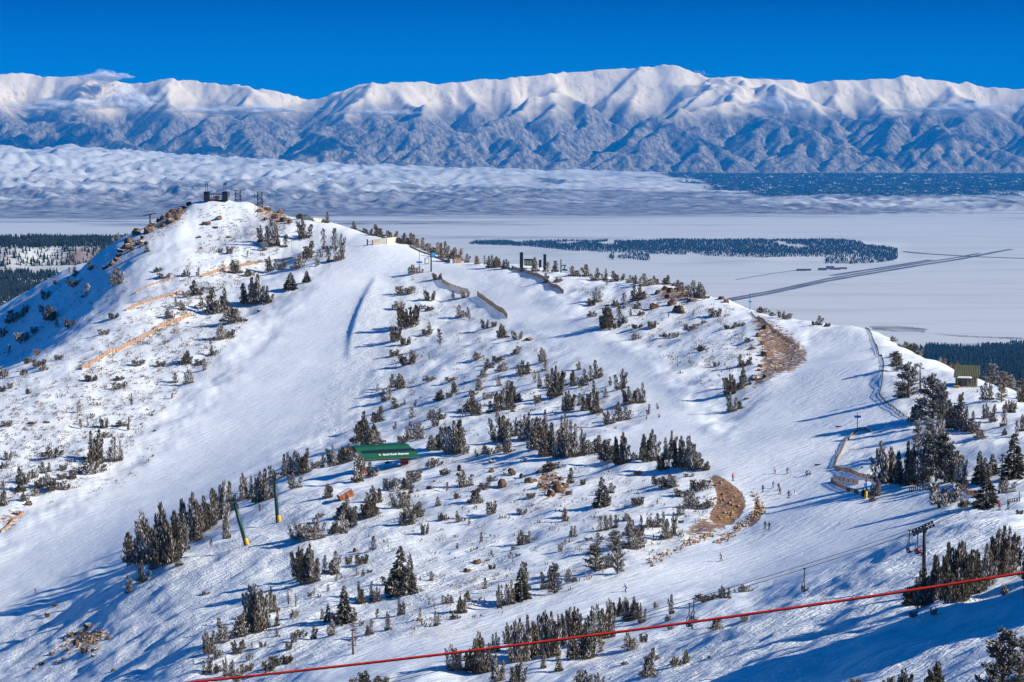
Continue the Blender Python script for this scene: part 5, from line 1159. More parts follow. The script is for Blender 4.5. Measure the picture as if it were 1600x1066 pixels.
fence('rope_fence', [(1575,787),(1585,785),(1597,784)], 1.0, 'thin rail fence behind the skiers at the right edge', WOOD, 0.2, 0.4)

# --- pale board barrier on the ridge
P0, P1, P2 = ground(581, 383), ground(604, 381.5), ground(622, 379)
root = empty('board_barrier', P0, 0, 'pale board barrier with a dark end post on the ridge piste', 'barrier')
for a, b, h0, h1 in ((P0 + Vector((0.8, 0, 0)), P1, 2.9, 3.2), (P1, P2, 3.2, 3.0)):
    mb = MB(); d = b - a; nn_ = Vector((d.y, -d.x, 0)).normalized() * 0.12; a_, b_ = a - P0, b - P0
    q = [a_ - Z * 0.3 + nn_, b_ - Z * 0.3 + nn_, b_ + Z * h1 + nn_, a_ + Z * h0 + nn_]; mb.add(q + [x - nn_ * 2 for x in q], [(0, 1, 2, 3), (7, 6, 5, 4), (3, 2, 6, 7), (0, 4, 5, 1), (0, 3, 7, 4), (1, 5, 6, 2)]); mb.build('board_panel', CONC, root)
for q, h_, r_, m_ in ((P0 - P0 + Vector((0.4, 0, 0)), 2.7, 0.35, RUST), (P1 - P0, 2.8, 0.16, BLACKST), (P0 - P0 - Vector((2.3, 0, 0)), 3.0, 0.34, BLACKST)):
    mb = MB(); mb.tube([q - Z * 0.3, q + Z * h_], r_, 8); mb.build('post', m_, root)
mb = MB(); mb.tube([(-2.3, 0, 2.0), (0.4, 0, 1.5)], 0.12, 6); mb.build('rail', BLACKST, root)

# --- posts and signs
def post(name, u, v, vt, rad, lab, cat, m=BLACKST):
    b = ground(u, v); h = (v - vt) * S(b) * 1.01; r_ = empty(name, b, 0, lab, cat)
    mb = MB(); mb.tube([(0, 0, -0.5), (0, 0, h)], [rad, rad * 0.85], 10); mb.build('post', m, r_, smooth=True); return r_, h, S(b)
def panel(r_, name, x, z, w, h, m, y=-0.2, d=0.08):
    mb = MB(); mb.box((x, y, z), (w, d, h)); return mb.build(name, m, r_)
r_, h, s_ = post('signpost', 655.3, 423, 392, 0.12, 'thin ridge signpost with a low blue board, left of the dark post', 'signpost'); panel(r_, 'sign_board', 0, h * 0.42, 9 * s_, 3 * s_, BLUE)
r_, h, s_ = post('lamp_post', 673.7, 424.5, 389, 0.36, 'tall thick dark post with a pale blue disc on the ridge', 'post')
mb = MB(); mb.tube([(4 * s_, -0.15, h * 0.74), (4 * s_, 0.1, h * 0.74)], 3.6 * s_ / 1.1, 20); mb.build('disc', CYAN, r_)
r_, h, s_ = post('map_board', 667, 413.5, 404, 0.1, 'small grey framed map board beside the dark post', 'board'); panel(r_, 'frame', 0, h * 0.6, 7.5 * s_, 10 * s_, mat('grey_frame', (0.22, 0.23, 0.2), 0.7), -0.1); panel(r_, 'map', 0.1, h * 0.6, 5 * s_, 7.5 * s_, WHITE, -0.2)
p = ground(715, 411); s_ = S(p); r_ = empty('equipment_crate', p, R(8), 'orange wooden crate with a white end panel on the ridge', 'crate')
mb = MB(); mb.box((0, 0, 1.0), (11 * s_, 3, 2.2)); mb.build('box', OWOOD, r_); mb = MB(); mb.box((-8.5 * s_, 0.3, 0.9), (6 * s_, 2.4, 1.8)); mb.build('end_panel', WHITE, r_); mb = MB(); mb.box((0, 0, 2.2), (12 * s_, 3.3, 0.18)); mb.build('lid', OWOOD, r_)
r_, h, s_ = post('signpost', 1171.7, 485, 458, 0.11, 'slim blue pole with a small board on the ridge above the brown slope', 'signpost', mat('blue_pole', (0.02, 0.07, 0.3), 0.6)); panel(r_, 'sign_board', 0, h * 0.5, 4.5 * s_, 2.5 * s_, BLUE)
r_, h, s_ = post('signpost', 1339.5, 673, 644, 0.13, 'wooden signpost with two bright blue boards crosswise on the snowy bank', 'signpost', WOOD)
for x in (-2.9, 2.9): panel(r_, 'sign_board', x * s_, h * 0.76, 5 * s_, 3.8 * s_, BLUE)
r_, h, s_ = post('signpost', 1353.2, 779, 744, 0.14, 'signpost with blue boards and a fat yellow padded foot', 'signpost')
panel(r_, 'sign_board', -0.15, h * 0.62, 5 * s_, 5.5 * s_, BLUE); panel(r_, 'sign_board', -0.1, h * 0.80, 4 * s_, 2.5 * s_, mat('dark_red_sign', (0.25, 0.04, 0.05), 0.6))
mb = MB(); mb.tube([(0, -0.05, -0.2), (0, -0.05, 0.1), (0, -0.05, h * 0.30), (0, -0.05, h * 0.34)], [0.28, 0.33, 0.33, 0.25], 12); mb.build('crash_pad', YEL, r_, smooth=True)
post('marker_pole', 1305, 727, 703, 0.13, 'dark blue marker pole at the corner of the curving fence', 'pole', mat('navy_pole', (0.02, 0.05, 0.14), 0.6))
post('marker_pole', 456, 394, 377, 0.07, 'thin dark pole on the snow left of three ridge pines', 'pole')
post('marker_pole', 442.5, 333, 326, 0.16, 'stubby dark pole on the skyline right of the summit', 'pole')
r_, h, s_ = post('lamp_post', 1592.5, 783, 767, 0.09, 'thin grey lamp post with a white head at the right edge', 'post'); panel(r_, 'lamp_head', 0, 0.25, 0.35, 0.4, WHITE, 0, 0.3)
for u, v, w_, lab in ((1277.5, 727.5, 10, 'dark padded bar lying on the piste above the skiers'), (1310.5, 667.5, 10, 'flat grey bar lying on the piste left of the blue signpost')):
    p = ground(u, v); s_ = S(p); r_ = empty('ground_bar', p, 0, lab, 'bar'); mb = MB(); mb.tube([(-w_ / 2 * s_, 0, 0.18), (w_ / 2 * s_, 0, 0.16)], 0.19, 8); mb.build('bar', BLACKST, r_)
    for x in (-0.45, 0.45): mb = MB(); mb.box((x * w_ * s_, 0, 0.1), (0.12, 0.4, 0.4)); mb.build('end_cap', BLUE, r_)

# --- T-shaped lift tower at left
b = ground(234.5, 349); s_ = S(b); h = 17 * s_; r_ = empty('lift_tower', b, 0, 'dark T-shaped lift tower standing among rocks on the left skyline', 'lift tower')
mb = MB(); mb.tube([(0, 0, -0.6), (0, 0, h)], [0.42, 0.36], 10); mb.build('pole', BLACKST, r_)
mb = MB(); mb.tube([(-9.5 * s_, 0, h - 0.4), (0, 0, h + 0.2), (9 * s_, 0, h + 0.9)], [0.22, 0.36, 0.24], 8); mb.build('crossarm', DWOOD, r_)
for x, dz in ((-9, -0.4), (8.6, 0.8)):
    mb = MB(); mb.tube([(x * s_, -2, h + dz), (x * s_, 2, h + dz)], 0.3, 8); mb.build('sheave_train', BLACKST, r_)
mb = MB(); mb.tube([(-6 * s_, 0, h + 1.0), (-7 * s_, 0, h + 1.9), (6 * s_, 0, h + 2.1), (5 * s_, 0, h + 1.2)], 0.1, 5); mb.build('lifting_frame', BLACKST, r_)

# --- summit lift station: two dark housings, a low link, twin masts
b = ground(337.5, 313.8); s_ = S(b); k = s_; r_ = empty('summit_station', b, 0, 'dark U-shaped lift station with twin masts at each end on the summit', 'lift station')
for x, w_ in ((-14.3, 8.5), (14.2, 8)):
    mb = MB(); mb.box((x * k, 0, 6.6 * k), (w_ * k, 4.5, 13.6 * k)); mb.build('housing', BLACKST, r_)
    mb = MB(); mb.box((x * k, -0.3, 13.8 * k), (w_ * k * 1.1, 5, 0.5 * k)); mb.build('roof', BLACKST, r_)
    for dx in (-1.6, 1.4):
        mb = MB(); mb.tube([((x + dx) * k, 0, 13 * k), ((x + dx) * k, 0, 27.5 * k)], 0.14, 6); mb.build('mast', BLACKST, r_)
    mb = MB(); mb.tube([((x - 1.6) * k, 0, 26 * k), ((x + 3.0) * k, 0, 26.3 * k)], 0.12, 5); mb.tube([((x - 2.6) * k, 0, 24.5 * k), ((x + 1.4) * k, 0, 24.5 * k)], 0.1, 5); mb.build('antenna', BLACKST, r_)
mb = MB(); mb.box((0, 0.6, 10.2 * k), (20.6 * k, 3.2, 1.6 * k)); mb.box((0, 0.8, 0.9 * k), (20.6 * k, 2.6, 2 * k)); mb.build('link_beam', DWOOD, r_)
mb = MB()
for x in (-8, -4.5, 5, 8.3): mb.tube([(x * k, 0.6, 0), (x * k * 0.9, 0.6, 9.4 * k)], 0.13, 6)
mb.build('strut', BLACKST, r_)
mb = MB(); mb.tube([(1.0 * k, -0.8, 4.6 * k), (1.0 * k, 0.9, 4.6 * k)], 3.4 * k, 18); mb.build('bullwheel', RUST, r_)
mb = MB(); mb.tube([(20.5 * k, 0, 6 * k), (20.5 * k, 0, 13.5 * k)], 0.24, 6); mb.build('side_post', BLACKST, r_)
def lattice(u, v, vt, w_, lab):
    b = ground(u, v); s_ = S(b); h = (v - vt) * s_; w_ = w_ * s_ / 2; r_ = empty('lattice_mast', b, 0, lab, 'mast')
    for sx__ in (-1, 1):
        for sy__ in (-1, 1): mb = MB(); mb.tube([(sx__ * w_, sy__ * w_, -0.4), (sx__ * w_ * 0.9, sy__ * w_ * 0.9, h)], 0.13, 5); mb.build('leg', BLACKST, r_)
    mb = MB(); n_ = 4
    for i in range(n_):
        for y in (-w_, w_):
            z0, z1 = h * i / n_, h * (i + 1) / n_
            mb.tube([(-w_, y, z0), (w_, y, z1)], 0.07, 4); mb.tube([(w_, y, z0), (-w_, y, z1)], 0.07, 4); mb.tube([(-w_, y, z1), (w_, y, z1)], 0.07, 4)
        for x in (-w_, w_): mb.tube([(x, -w_, z0), (x, w_, z1)], 0.07, 4)
    mb.build('bracing', BLACKST, r_)
    for x, z in ((-w_ * 1.3, h * 0.85), (w_ * 1.3, h * 0.7), (0.2, h * 0.95)):
        mb = MB(); mb.tube([(x, -w_ - 0.3, z), (x, -w_ - 0.1, z)], 0.42, 10); mb.build('dish', mat('dish_grey', (0.4, 0.42, 0.45), 0.6), r_)
lattice(372, 314.5, 296, 9, 'open lattice mast with small dishes right of the summit station')
lattice(406, 318, 294.5, 8, 'darker lattice mast on the rusty rocks at the right end of the summit')
post('marker_pole', 398, 317, 300, 0.1, 'thin white-topped pole just left of the darker lattice mast', 'pole')

# --- ridge station with two dark pylons
b = ground(835, 421); s_ = S(b); k = s_; r_ = empty('ridge_station', b, 0, 'ridge lift station with two dark pylons and a glazed yellowish cabin', 'lift station')
for x, w_, h_ in ((-20.3, 5.6, 25), (16.2, 4.8, 22)):
    mb = MB(); mb.box((x * k, 0, h_ * k / 2), (w_ * k, 1.8, h_ * k + 1), taper=0.95); mb.build('pylon', BLACKST, r_)
mb = MB(); mb.box((-9.7 * k, 0.2, 6.5 * k), (12.5 * k, 2.6, 0.4)); mb.box((-9.7 * k, 0.2, 15.6 * k), (13.5 * k, 3.0, 0.4))
for x in (-15.7, -11.7, -7.7, -3.7): mb.box((x * k, -1.0, 11 * k), (0.8 * k, 0.3, 9 * k))
mb.build('cabin_frame', BLACKST, r_)
for x in (-13.7, -9.7, -5.7): mb = MB(); mb.box((x * k, -0.9, 11 * k), (3.2 * k, 0.12, 8.4 * k)); mb.build('window', mat('amber_glass', (0.34, 0.36, 0.18), 0.3, spec=0.5), r_)
mb = MB(); mb.box((-9.7 * k, 0.6, 11 * k), (12.2 * k, 1.6, 9 * k)); mb.build('cabin', DWOOD, r_)
mb = MB(); mb.box((9 * k, 0.2, 9 * k), (4 * k, 2, 12 * k)); mb.build('motor_housing', BLACKST, r_)
b = ground(876.5, 426); s_ = S(b); k = s_; r_ = empty('lift_tower', b, 0, 'small dark mast with a drooping arm right of the ridge station', 'lift tower')
mb = MB(); mb.tube([(0, 0, -0.5), (0, 0, 21 * k)], [1.1 * k, 0.7 * k], 8); mb.build('pole', BLACKST, r_)
mb = MB(); mb.tube([(0, 0, 11 * k), (8 * k, 0, 11.5 * k)], 0.22, 6); mb.tube([(6.5 * k, 0, 11.4 * k), (4.6 * k, 0, 4.5 * k)], 0.25, 6); mb.tube([(2 * k, 0, 4.2 * k), (10 * k, 0, 4 * k)], 0.4, 6); mb.build('arm', BLACKST, r_)

# --- olive cabin
b = ground(1511, 605); s_ = S(b); k = s_; OL = mat('olive_metal', (0.125, 0.12, 0.065), 0.55, var=0.15, scale=0.8); CAB = mat('cabin_boards', (0.16, 0.13, 0.08), 0.8, var=0.3, scale=1)
b = b + Vector((0, 1.5, 0)); r_ = empty('cabin', b, R(-14), 'olive metal-roofed cabin with a snow-covered porch among trees at right', 'cabin')
W_, D_ = 34 * k, 5.0
mb = MB(); mb.box((0, D_ / 2 - 1.0, 7 * k), (W_ * 0.97, D_, 15 * k)); mb.build('wall', CAB, r_)
e0, e1, e2_ = (-1.7, 15.5 * k), (D_ / 2 - 1.0, 33 * k), (D_ - 0.4, 17 * k)
mb = MB(); x0, x1 = -W_ / 2 - 0.35, W_ / 2 + 0.7
for (a, c_) in ((e0, e1), (e1, e2_)):
    q = [Vector((x0, a[0], a[1])), Vector((x1, a[0], a[1])), Vector((x1, c_[0], c_[1])), Vector((x0, c_[0], c_[1]))]
    mb.add(q + [p_ - Z * 0.16 for p_ in q], [(0, 1, 2, 3), (7, 6, 5, 4), (0, 4, 5, 1), (2, 6, 7, 3), (0, 3, 7, 4), (1, 5, 6, 2)])
for i in range(15):
    x = x0 + 0.15 + (x1 - x0 - 0.3) * i / 14; a, c_ = Vector((x, e0[0], e0[1] + 0.05)), Vector((x, e1[0], e1[1] + 0.05)); mb.tube([a, c_], 0.055, 4)
mb.build('roof', OL, r_)
mb = MB(); q = [(-W_ / 2 + 0.02, e0[0] + 0.9, 15 * k), (-W_ / 2 + 0.02, e1[0], e1[1] - 0.4), (-W_ / 2 + 0.02, e2_[0] - 0.9, 16 * k)]
for sg in (-1, 1): mb.add([(sg * (W_ / 2 - 0.05), y, z) for _, y, z in q], [(0, 1, 2)])
mb.build('gable', DWOOD, r_)
mb = MB(); mb.box((-2 * k, -2.1, 14.6 * k), (23 * k, 1.6, 0.14)); mb.build('porch_roof', OL, r_)
mb = MB(); mb.box((-2 * k, -2.1, 14.6 * k + 0.24), (23.5 * k, 1.75, 0.34), taper=0.8); mb.build('porch_snow', SNOWM, r_)
for x in (-12.5, 3.5, 8.8, 12.5, 16.2): mb = MB(); mb.box((x * k, -2.5, 6.8 * k), (1.3 * k, 0.22, 14.6 * k)); mb.build('porch_post', mat('cabin_post', (0.26, 0.21, 0.12), 0.8), r_)
for x in (-9.5, 0.8): mb = MB(); mb.box((x * k, -1.03, 5.5 * k), (4.6 * k, 0.1, 11 * k)); d_ = mb.build('door', GLASS, r_); mb = MB(); mb.box(((x + 1.6) * k, -1.1, 5 * k), (0.06, 0.08, 0.3)); mb.build('handle', STEEL, d_)
mb = MB(); mb.box((-13.5 * k, -3.4, 1.6 * k), (8.5 * k, 0.8, 3.6 * k)); tag_ = mb.build('bench_box', mat('tan_box', (0.42, 0.27, 0.09), 0.8), r_)

# --- snow ramp in front of the terminal is part of the ground; small skier fence posts are skipped
# ------------------------------------------------------------------ people
SKIN = mat('skin', (0.55, 0.33, 0.24), 0.6)
GLOVE = mat('black_glove', (0.02, 0.02, 0.022), 0.8)
_cl = {}
def cloth(c):
    if c not in _cl: _cl[c] = mat('clothing', c, 0.85, var=0.2, scale=5)
    return _cl[c]
POSES = {
 'stand': dict(hip=(0, 0, 0.92), chest=(0, 0.02, 1.36), neck=(0, 0.04, 1.48), head=(0, 0.07, 1.63), kneeL=(-0.12, 0.05, 0.50), footL=(-0.13, 0.0, 0.09), kneeR=(0.12, 0.05, 0.50), footR=(0.13, 0.0, 0.09), elbL=(-0.30, 0.04, 1.14), hanL=(-0.30, 0.24, 0.98), elbR=(0.30, 0.04, 1.14), hanR=(0.30, 0.24, 0.98)),
 'ski': dict(hip=(0, -0.12, 0.78), chest=(0, 0.12, 1.17), neck=(0, 0.18, 1.28), head=(0, 0.25, 1.42), kneeL=(-0.14, 0.18, 0.48), footL=(-0.15, 0.0, 0.09), kneeR=(0.14, 0.18, 0.48), footR=(0.15, 0.0, 0.09), elbL=(-0.36, 0.18, 0.98), hanL=(-0.36, 0.45, 0.96), elbR=(0.36, 0.18, 0.98), hanR=(0.36, 0.45, 0.96)),
 'stride': dict(hip=(0, 0, 0.88), chest=(0, 0.10, 1.30), neck=(0, 0.14, 1.42), head=(0, 0.19, 1.57), kneeL=(-0.11, 0.22, 0.50), footL=(-0.12, 0.25, 0.09), kneeR=(0.11, -0.05, 0.48), footR=(0.12, -0.34, 0.10), elbL=(-0.30, -0.06, 1.06), hanL=(-0.30, 0.10, 0.90), elbR=(0.30, 0.22, 1.08), hanR=(0.28, 0.46, 1.04)),
 'bend': dict(hip=(0, -0.15, 0.86), chest=(0, 0.24, 1.08), neck=(0, 0.35, 1.12), head=(0, 0.47, 1.16), kneeL=(-0.16, 0.08, 0.50), footL=(-0.18, 0.0, 0.09), kneeR=(0.16, 0.08, 0.50), footR=(0.18, 0.0, 0.09), elbL=(-0.26, 0.34, 0.84), hanL=(-0.16, 0.46, 0.60), elbR=(0.26, 0.34, 0.84), hanR=(0.16, 0.46, 0.60)),
 'sit': dict(hip=(0, -0.1, 0.14), chest=(0, -0.18, 0.56), neck=(0, -0.17, 0.68), head=(0, -0.14, 0.83), kneeL=(-0.14, 0.32, 0.40), footL=(-0.15, 0.62, 0.09), kneeR=(0.14, 0.32, 0.40), footR=(0.15, 0.62, 0.09), elbL=(-0.30, -0.12, 0.36), hanL=(-0.24, 0.12, 0.34), elbR=(0.30, -0.12, 0.36), hanR=(0.24, 0.12, 0.34)),
 'lift': dict(hip=(0, 0.0, 0.0), chest=(0, -0.04, 0.44), neck=(0, -0.02, 0.56), head=(0, 0.02, 0.71), kneeL=(-0.12, 0.44, -0.02), footL=(-0.12, 0.50, -0.46), kneeR=(0.12, 0.44, -0.02), footR=(0.12, 0.50, -0.46), elbL=(-0.28, 0.02, 0.20), hanL=(-0.22, 0.26, 0.18), elbR=(0.28, 0.02, 0.20), hanR=(0.22, 0.26, 0.18)),
}
def body_mesh(pose):
    J = {k: Vector(v) for k, v in POSES[pose].items()}
    vs, es, rad, zone = [], [], [], []
    def add(p, r, z, par=None):
        vs.append(tuple(p)); rad.append(r); zone.append(z)
        if par is not None: es.append((par, len(vs) - 1))
        return len(vs) - 1
    hip = add(J['hip'], (0.155, 0.13), 0)
    waist = add(J['hip'].lerp(J['chest'], 0.4), (0.15, 0.125), 1, hip); chest = add(J['chest'], (0.175, 0.13), 1, waist)
    nk = add(J['neck'], (0.06, 0.06), 2, chest)
    hd = J['head'] - J['neck']; up = hd.normalized(); fw = Vector((0, 1, 0)); fw = (fw - up * fw.dot(up)).normalized()
    h1 = add(J['neck'] + hd * 0.55, (0.078, 0.088), 2, nk); h2 = add(J['head'], (0.088, 0.10), 2, h1); h3 = add(J['head'] + up * 0.09, (0.07, 0.08), 2, h2)
    add(J['head'] + fw * 0.105 - up * 0.02, (0.016, 0.02), 2, h2)          # nose
    for s, q in ((-1, 'L'), (1, 'R')):
        k0 = add(J['hip'] + Vector((s * 0.105, 0, -0.06)), (0.10, 0.10), 0, hip); kn = add(J['knee' + q], (0.075, 0.075), 0, k0)
        an = add(J['foot' + q], (0.06, 0.065), 0, kn); add(J['foot' + q] + Vector((0, 0.19, -0.03)), (0.05, 0.045), 3, an)
        sh = add(J['chest'] + Vector((s * 0.19, 0, 0.04)), (0.075, 0.075), 1, chest); el = add(J['elb' + q], (0.055, 0.055), 1, sh); ha = add(J['han' + q], (0.042, 0.042), 1, el)
        d = (J['han' + q] - J['elb' + q]).normalized(); side = d.cross(Vector((0, 0, 1))).normalized()
        pm = add(J['han' + q] + d * 0.07, (0.042, 0.028), 3, ha)
        for i, (o_, l_) in enumerate(((-0.03, 0.065), (-0.01, 0.08), (0.012, 0.075), (0.032, 0.055))):
            f1 = add(J['han' + q] + d * (0.10 + l_ * 0.4) + side * o_, (0.011, 0.011), 3, pm); add(J['han' + q] + d * (0.10 + l_ * 0.75) + side * o_ - Vector((0, 0, 0.035)), (0.009, 0.009), 3, f1)
        t1 = add(J['han' + q] + d * 0.06 - side * s * 0.055 + Vector((0, 0, 0.0)), (0.013, 0.013), 3, pm); add(J['han' + q] + d * 0.10 - side * s * 0.06 - Vector((0, 0, 0.02)), (0.010, 0.010), 3, t1)
    me = bpy.data.meshes.new('x'); me.from_pydata(vs, es, []); ob = bpy.data.objects.new('x', me); COL.objects.link(ob)
    sk = ob.modifiers.new('skin', 'SKIN'); sk.use_smooth_shade = True
    for i, r in enumerate(rad): me.skin_vertices[0].data[i].radius = r
    me.skin_vertices[0].data[0].use_root = True
    sb = ob.modifiers.new('sub', 'SUBSURF'); sb.levels = 1; sb.render_levels = 1
    bpy.context.view_layer.update()
    out = bpy.data.meshes.new_from_object(ob.evaluated_get(bpy.context.evaluated_depsgraph_get())); bpy.data.objects.remove(ob)
    V = np.array(vs); E = np.array(es); zn = np.array(zone)
    mi = []
    for f in out.polygons:
        c_ = np.array(f.center); a, b = V[E[:, 0]], V[E[:, 1]]; ab = b - a
        t = np.clip(((c_ - a) * ab).sum(1) / (ab * ab).sum(1), 0, 1); dd = np.linalg.norm(c_ - a - ab * t[:, None], axis=1) / 1.0
        e = int(np.argmin(dd)); mi.append(int(zn[E[e, 1]] if t[e] > 0.3 else zn[E[e, 0]]))
    return out, mi, J, up, fw
BODY = {k: body_mesh(k) for k in POSES}
def helmet_mesh(m, J, up, fw):
    mb = MB(); c_ = J['head'] + up * 0.035 - fw * 0.01; sd = up.cross(fw); vs, fs = [], []
    for i in range(6):
        a = math.pi / 2 * i / 5 * 1.18
        for k in range(12):
            t = 2 * math.pi * k / 12; vs.append(c_ + up * math.cos(a) * 0.125 + (sd * math.cos(t) * 0.115 + fw * math.sin(t) * 0.13) * math.sin(a))
    for i in range(5):
        for k in range(12): fs.append((i * 12 + k, i * 12 + (k + 1) % 12, (i + 1) * 12 + (k + 1) % 12, (i + 1) * 12 + k))
    mb.add(vs, fs); return mb
def person(loc, pose, face, jacket, trousers, helmet, lab, skis=True, poles=True, scale=1.0, group='skiers and walkers on the slopes', board=False):
    out, mi, J, up, fw = BODY[pose]
    r_ = empty('person', loc, face, lab, 'person', group); r_.scale = (scale,) * 3
    me = out.copy(); me.name = 'body'; me.materials.clear()
    for m in (cloth(trousers), cloth(jacket), SKIN, GLOVE): me.materials.append(m)
    me.polygons.foreach_set('material_index', mi); me.polygons.foreach_set('use_smooth', [True] * len(mi))
    o = bpy.data.objects.new('body', me); COL.objects.link(o); o.parent = r_
    helmet_mesh(0, J, up, fw).build('helmet', cloth(helmet), r_, smooth=True)
    mb = MB(); sd = up.cross(fw); c_ = J['head'] + fw * 0.095 + up * 0.02; q = [c_ + sd * x + up * z - fw * (0.05 * (x / 0.075) ** 2) for z in (-0.028, 0.03) for x in (-0.075, -0.03, 0.03, 0.075)]
    mb.add(q + [p + fw * 0.02 for p in q], [(0, 1, 5, 4), (1, 2, 6, 5), (2, 3, 7, 6), (8, 12, 13, 9), (9, 13, 14, 10), (10, 14, 15, 11), (0, 8, 9, 1), (1, 9, 10, 2), (2, 10, 11, 3), (4, 5, 13, 12), (5, 6, 14, 13), (6, 7, 15, 14)]); mb.build('goggles', GLASS, r_)
    if skis:
        for q in 'LR':
            f = J['foot' + q]; mb = MB(); x = f.x
            vs = []
            for y, z, w_ in ((-0.75, 0.0, 0.045), (-0.3, 0, 0.038), (0.3, 0, 0.036), (0.75, 0.0, 0.05), (0.92, 0.09, 0.02)):
                zz = f.z - 0.08 + z; vs += [(x - w_, f.y + y, zz), (x + w_, f.y + y, zz), (x + w_, f.y + y, zz + 0.022), (x - w_, f.y + y, zz + 0.022)]
            fs = [tuple(i * 4 + a for a in c__) + tuple() for i in range(0)]
            for i in range(4):
                for k in range(4): fs.append((i * 4 + k, i * 4 + (k + 1) % 4, (i + 1) * 4 + (k + 1) % 4, (i + 1) * 4 + k))
            fs += [(3, 2, 1, 0), (16, 17, 18, 19)]; mb.add(vs, fs); mb.build('ski', cloth((0.12, 0.03, 0.03)), r_)
    if board:
        mb = MB(); mb.box((0, J['footL'].y, J['footL'].z - 0.07), (1.5, 0.27, 0.03)); mb.build('snowboard', cloth((0.05, 0.05, 0.07)), r_)
    if poles:
        for q, s in (('L', -1), ('R', 1)):
            h = J['han' + q] + Vector((0, 0.06, 0)); mb = MB(); mb.tube([h + Vector((0, 0.02, 0.1)), h + Vector((s * 0.06, -0.32, -h.z + 0.02))], 0.011, 5); mb.build('ski_pole', BLACKST, r_)
    return r_
BLK, NAVY, RED, BLU, TEAL, GRY, WHT, BRN = (0.015, 0.016, 0.02), (0.02, 0.04, 0.16), (0.55, 0.03, 0.03), (0.03, 0.10, 0.42), (0.02, 0.13, 0.15), (0.12, 0.12, 0.13), (0.75, 0.74, 0.75), (0.16, 0.07, 0.05)
PPL = [(1145,751,'stand',R(200),RED,BLK,BLK,'person in a bright red jacket standing on the rim of the bare knoll',1),
 (1192,768.5,'stand',R(170),TEAL,BLK,BLK,'leftmost person of the group, dark teal jacket, standing right of the knoll rim',1),
 (1211.5,740,'ski',R(100),(0.7,0.35,0.38),BLK,BLK,'person in a pale pink jacket skiing at the back left of the group',1),
 (1229.5,740.5,'ski',R(-70),NAVY,GRY,BLK,'person in a navy jacket leaning forward at the back of the group',1),
 (1259.5,743.5,'bend',R(-80),NAVY,BLK,BLK,'person in navy bending over equipment right of the group',1),
 (1265,742.5,'sit',R(110),BRN,BLK,BLK,'person in brown sitting on the snow beside the bending navy skier',0),
 (1207.5,763,'stride',R(-75),GRY,GRY,BLK,'person in grey striding with poles in the middle of the group',1),
 (1216.7,766,'stand',R(150),TEAL,TEAL,TEAL,'person in teal partly hidden behind a brown-jacketed skier',1),
 (1218.5,772.5,'stride',R(190),BRN,BLK,BLK,'person in a brown jacket with legs apart at the front of the group',1),
 (1232.3,777.5,'stand',R(180),BLK,BLK,BLK,'person all in black standing upright at the front right of the group',1),
 (1241,773,'sit',R(120),WHT,WHT,BLK,'person in white sitting on the snow right of the one in black',0),
 (1195.6,826,'stride',R(170),BLK,BLK,BLK,'left of two dark skiers standing together below the stony rim',1),
 (1202,828,'stand',R(150),BLK,GRY,BLK,'right of two dark skiers standing together below the stony rim',1),
 (1127,877,'stride',R(95),GRY,BLK,GRY,'lone person in dark grey skiing below the brown stone rows',1),
 (978,925,'ski',R(70),BLU,NAVY,BLU,'lone person in a bright blue jacket skiing above the frosted pines',1),
 (56,927,'ski',R(100),BLK,BLK,BLK,'tiny lone dark skier on the left piste near the picture edge',1),
 (1561.5,797,'stand',R(190),RED,BLK,BLK,'person in a red jacket and black trousers on the right-hand slope edge',1),
 (1575.5,795,'stand',R(170),NAVY,BLK,BLK,'person in navy standing right of the red-jacketed one at the slope edge',1),
 (1431,861,'stand',R(120),RED,BLK,BLK,'x',1)]
for (u, v, pose, face, jk, tr_, hl, lab, sk_) in PPL[:-1]:
    person(ground(u, v), pose, face, jk, tr_, hl, lab, skis=bool(sk_) and pose != 'sit', poles=bool(sk_) and pose in ('ski', 'stride'), scale=1.05)
def rider(ch, y, jk, tr_, lab, g='riders on the chairlift'):
    bpy.context.view_layer.update(); M_ = ch.matrix_world; loc = M_ @ Vector((0.12, y, 0.58)); f = ch.rotation_euler.z - R(90)
    return person(loc, 'lift', f, jk, tr_, BLK, lab, True, False, 1.0, g)
rider(c_rid, -0.3, BLK, BLK, 'rider in black hunched on the left seat of the lower lift chair')
CH5 = [o for o in bpy.data.objects if o.get('label', '').startswith('empty dark lift chair beside the pole')][0]
CH5['label'] = 'dark lift chair with a red-jacketed rider beside the large tower pole'
rider(CH5, 0.2, RED, BLK, 'rider in a red jacket on the chair beside the large tower pole')

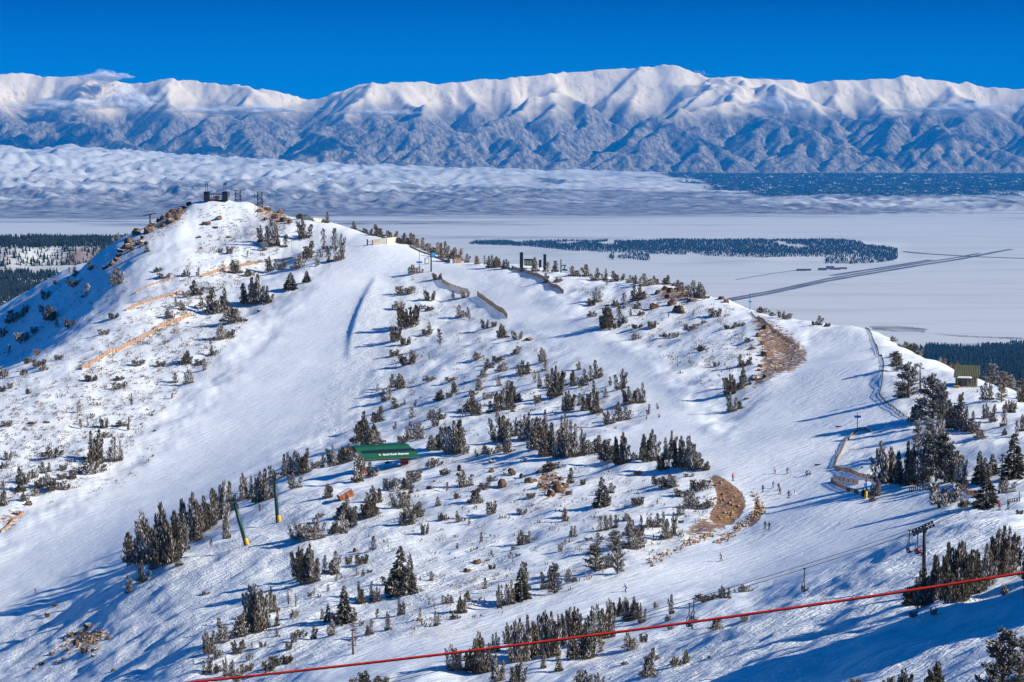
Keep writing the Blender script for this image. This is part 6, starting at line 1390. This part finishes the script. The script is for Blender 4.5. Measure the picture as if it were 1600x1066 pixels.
# ------------------------------------------------------------------ cloud puffs on the range
cm = bpy.data.materials.new('cloud'); cm.use_nodes = True; nt = cm.node_tree
pb = nt.nodes['Principled BSDF']; pb.inputs['Base Color'].default_value = (0.92, 0.92, 0.93, 1); pb.inputs['Roughness'].default_value = 1.0; pb.inputs['Specular IOR Level'].default_value = 0
N = NB(cm); nz_ = N.noise(N.pos((0.0022, 0.0022, 0.004)), 1.0, 5, 0.6)
N.link(N.math('MULTIPLY', N.ss(0.40, 0.62, nz_), 0.24), pb.inputs['Alpha'])
def cloud(u, v, D, w_, h_, n_, lab):
    c0 = near(u, v, D); s_ = D / FPX; mb = MB()
    bm = bmesh.new(); bmesh.ops.create_icosphere(bm, subdivisions=2, radius=1.0); bv = [x.co.copy() for x in bm.verts]; bf = [tuple(q.index for q in f.verts) for f in bm.faces]; bm.free()
    for _ in range(int(n_ * 2.2)):
        t = random.gauss(0, 0.42); x = t * w_ / 2 * s_; f = max(0.25, 1 - abs(t) ** 1.5)
        z = random.gauss(0, 0.3) * h_ / 2 * s_ * f; y = random.gauss(0, 0.4) * 600
        rr = Vector((random.uniform(0.06, 0.22) * w_ * s_ * 0.6, random.uniform(300, 700), random.uniform(0.22, 0.5) * h_ * s_ * 0.6 * f))
        mb.add([Vector((p.x * rr.x + x, p.y * rr.y + y, p.z * rr.z + z)) for p in bv], bf)
    o = mb.build('cloud', cm, None, c0, True); tag(o, lab, 'cloud', 'clouds along the range')
cloud(166, 121, 46500, 90, 26, 26, 'small white cloud puff rising above the left skyline')
cloud(110, 166, 41200, 190, 26, 40, 'grey-blue cloud bank below the leftmost peaks')
cloud(200, 160, 41500, 110, 46, 26, 'ragged cloud climbing from the bank to the white puff')
cloud(370, 173, 41200, 240, 20, 40, 'long flat cloud band below the low saddle')
cloud(600, 176, 41200, 140, 20, 24, 'faint cloud band right of the low saddle')
cloud(1215, 165, 41800, 110, 40, 28, 'wispy cloud hanging in a gully right of the highest peak')
cloud(1185, 128, 48500, 130, 12, 20, 'thin wisp blowing along the crest right of the highest peak')
cloud(1500, 172, 41500, 220, 26, 36, 'broad cloud bank under the rightmost crest')
cloud(1085, 116, 48800, 46, 14, 12, 'tiny wisp at the shoulder of the highest peak')
# ------------------------------------------------------------------ tidy
for o in bpy.data.objects:
    if 'label' in o and len(o['label'].split()) > 16: o['label'] = o['label'].replace(' of those', '')
print('script', round(time.time() - T0, 1))
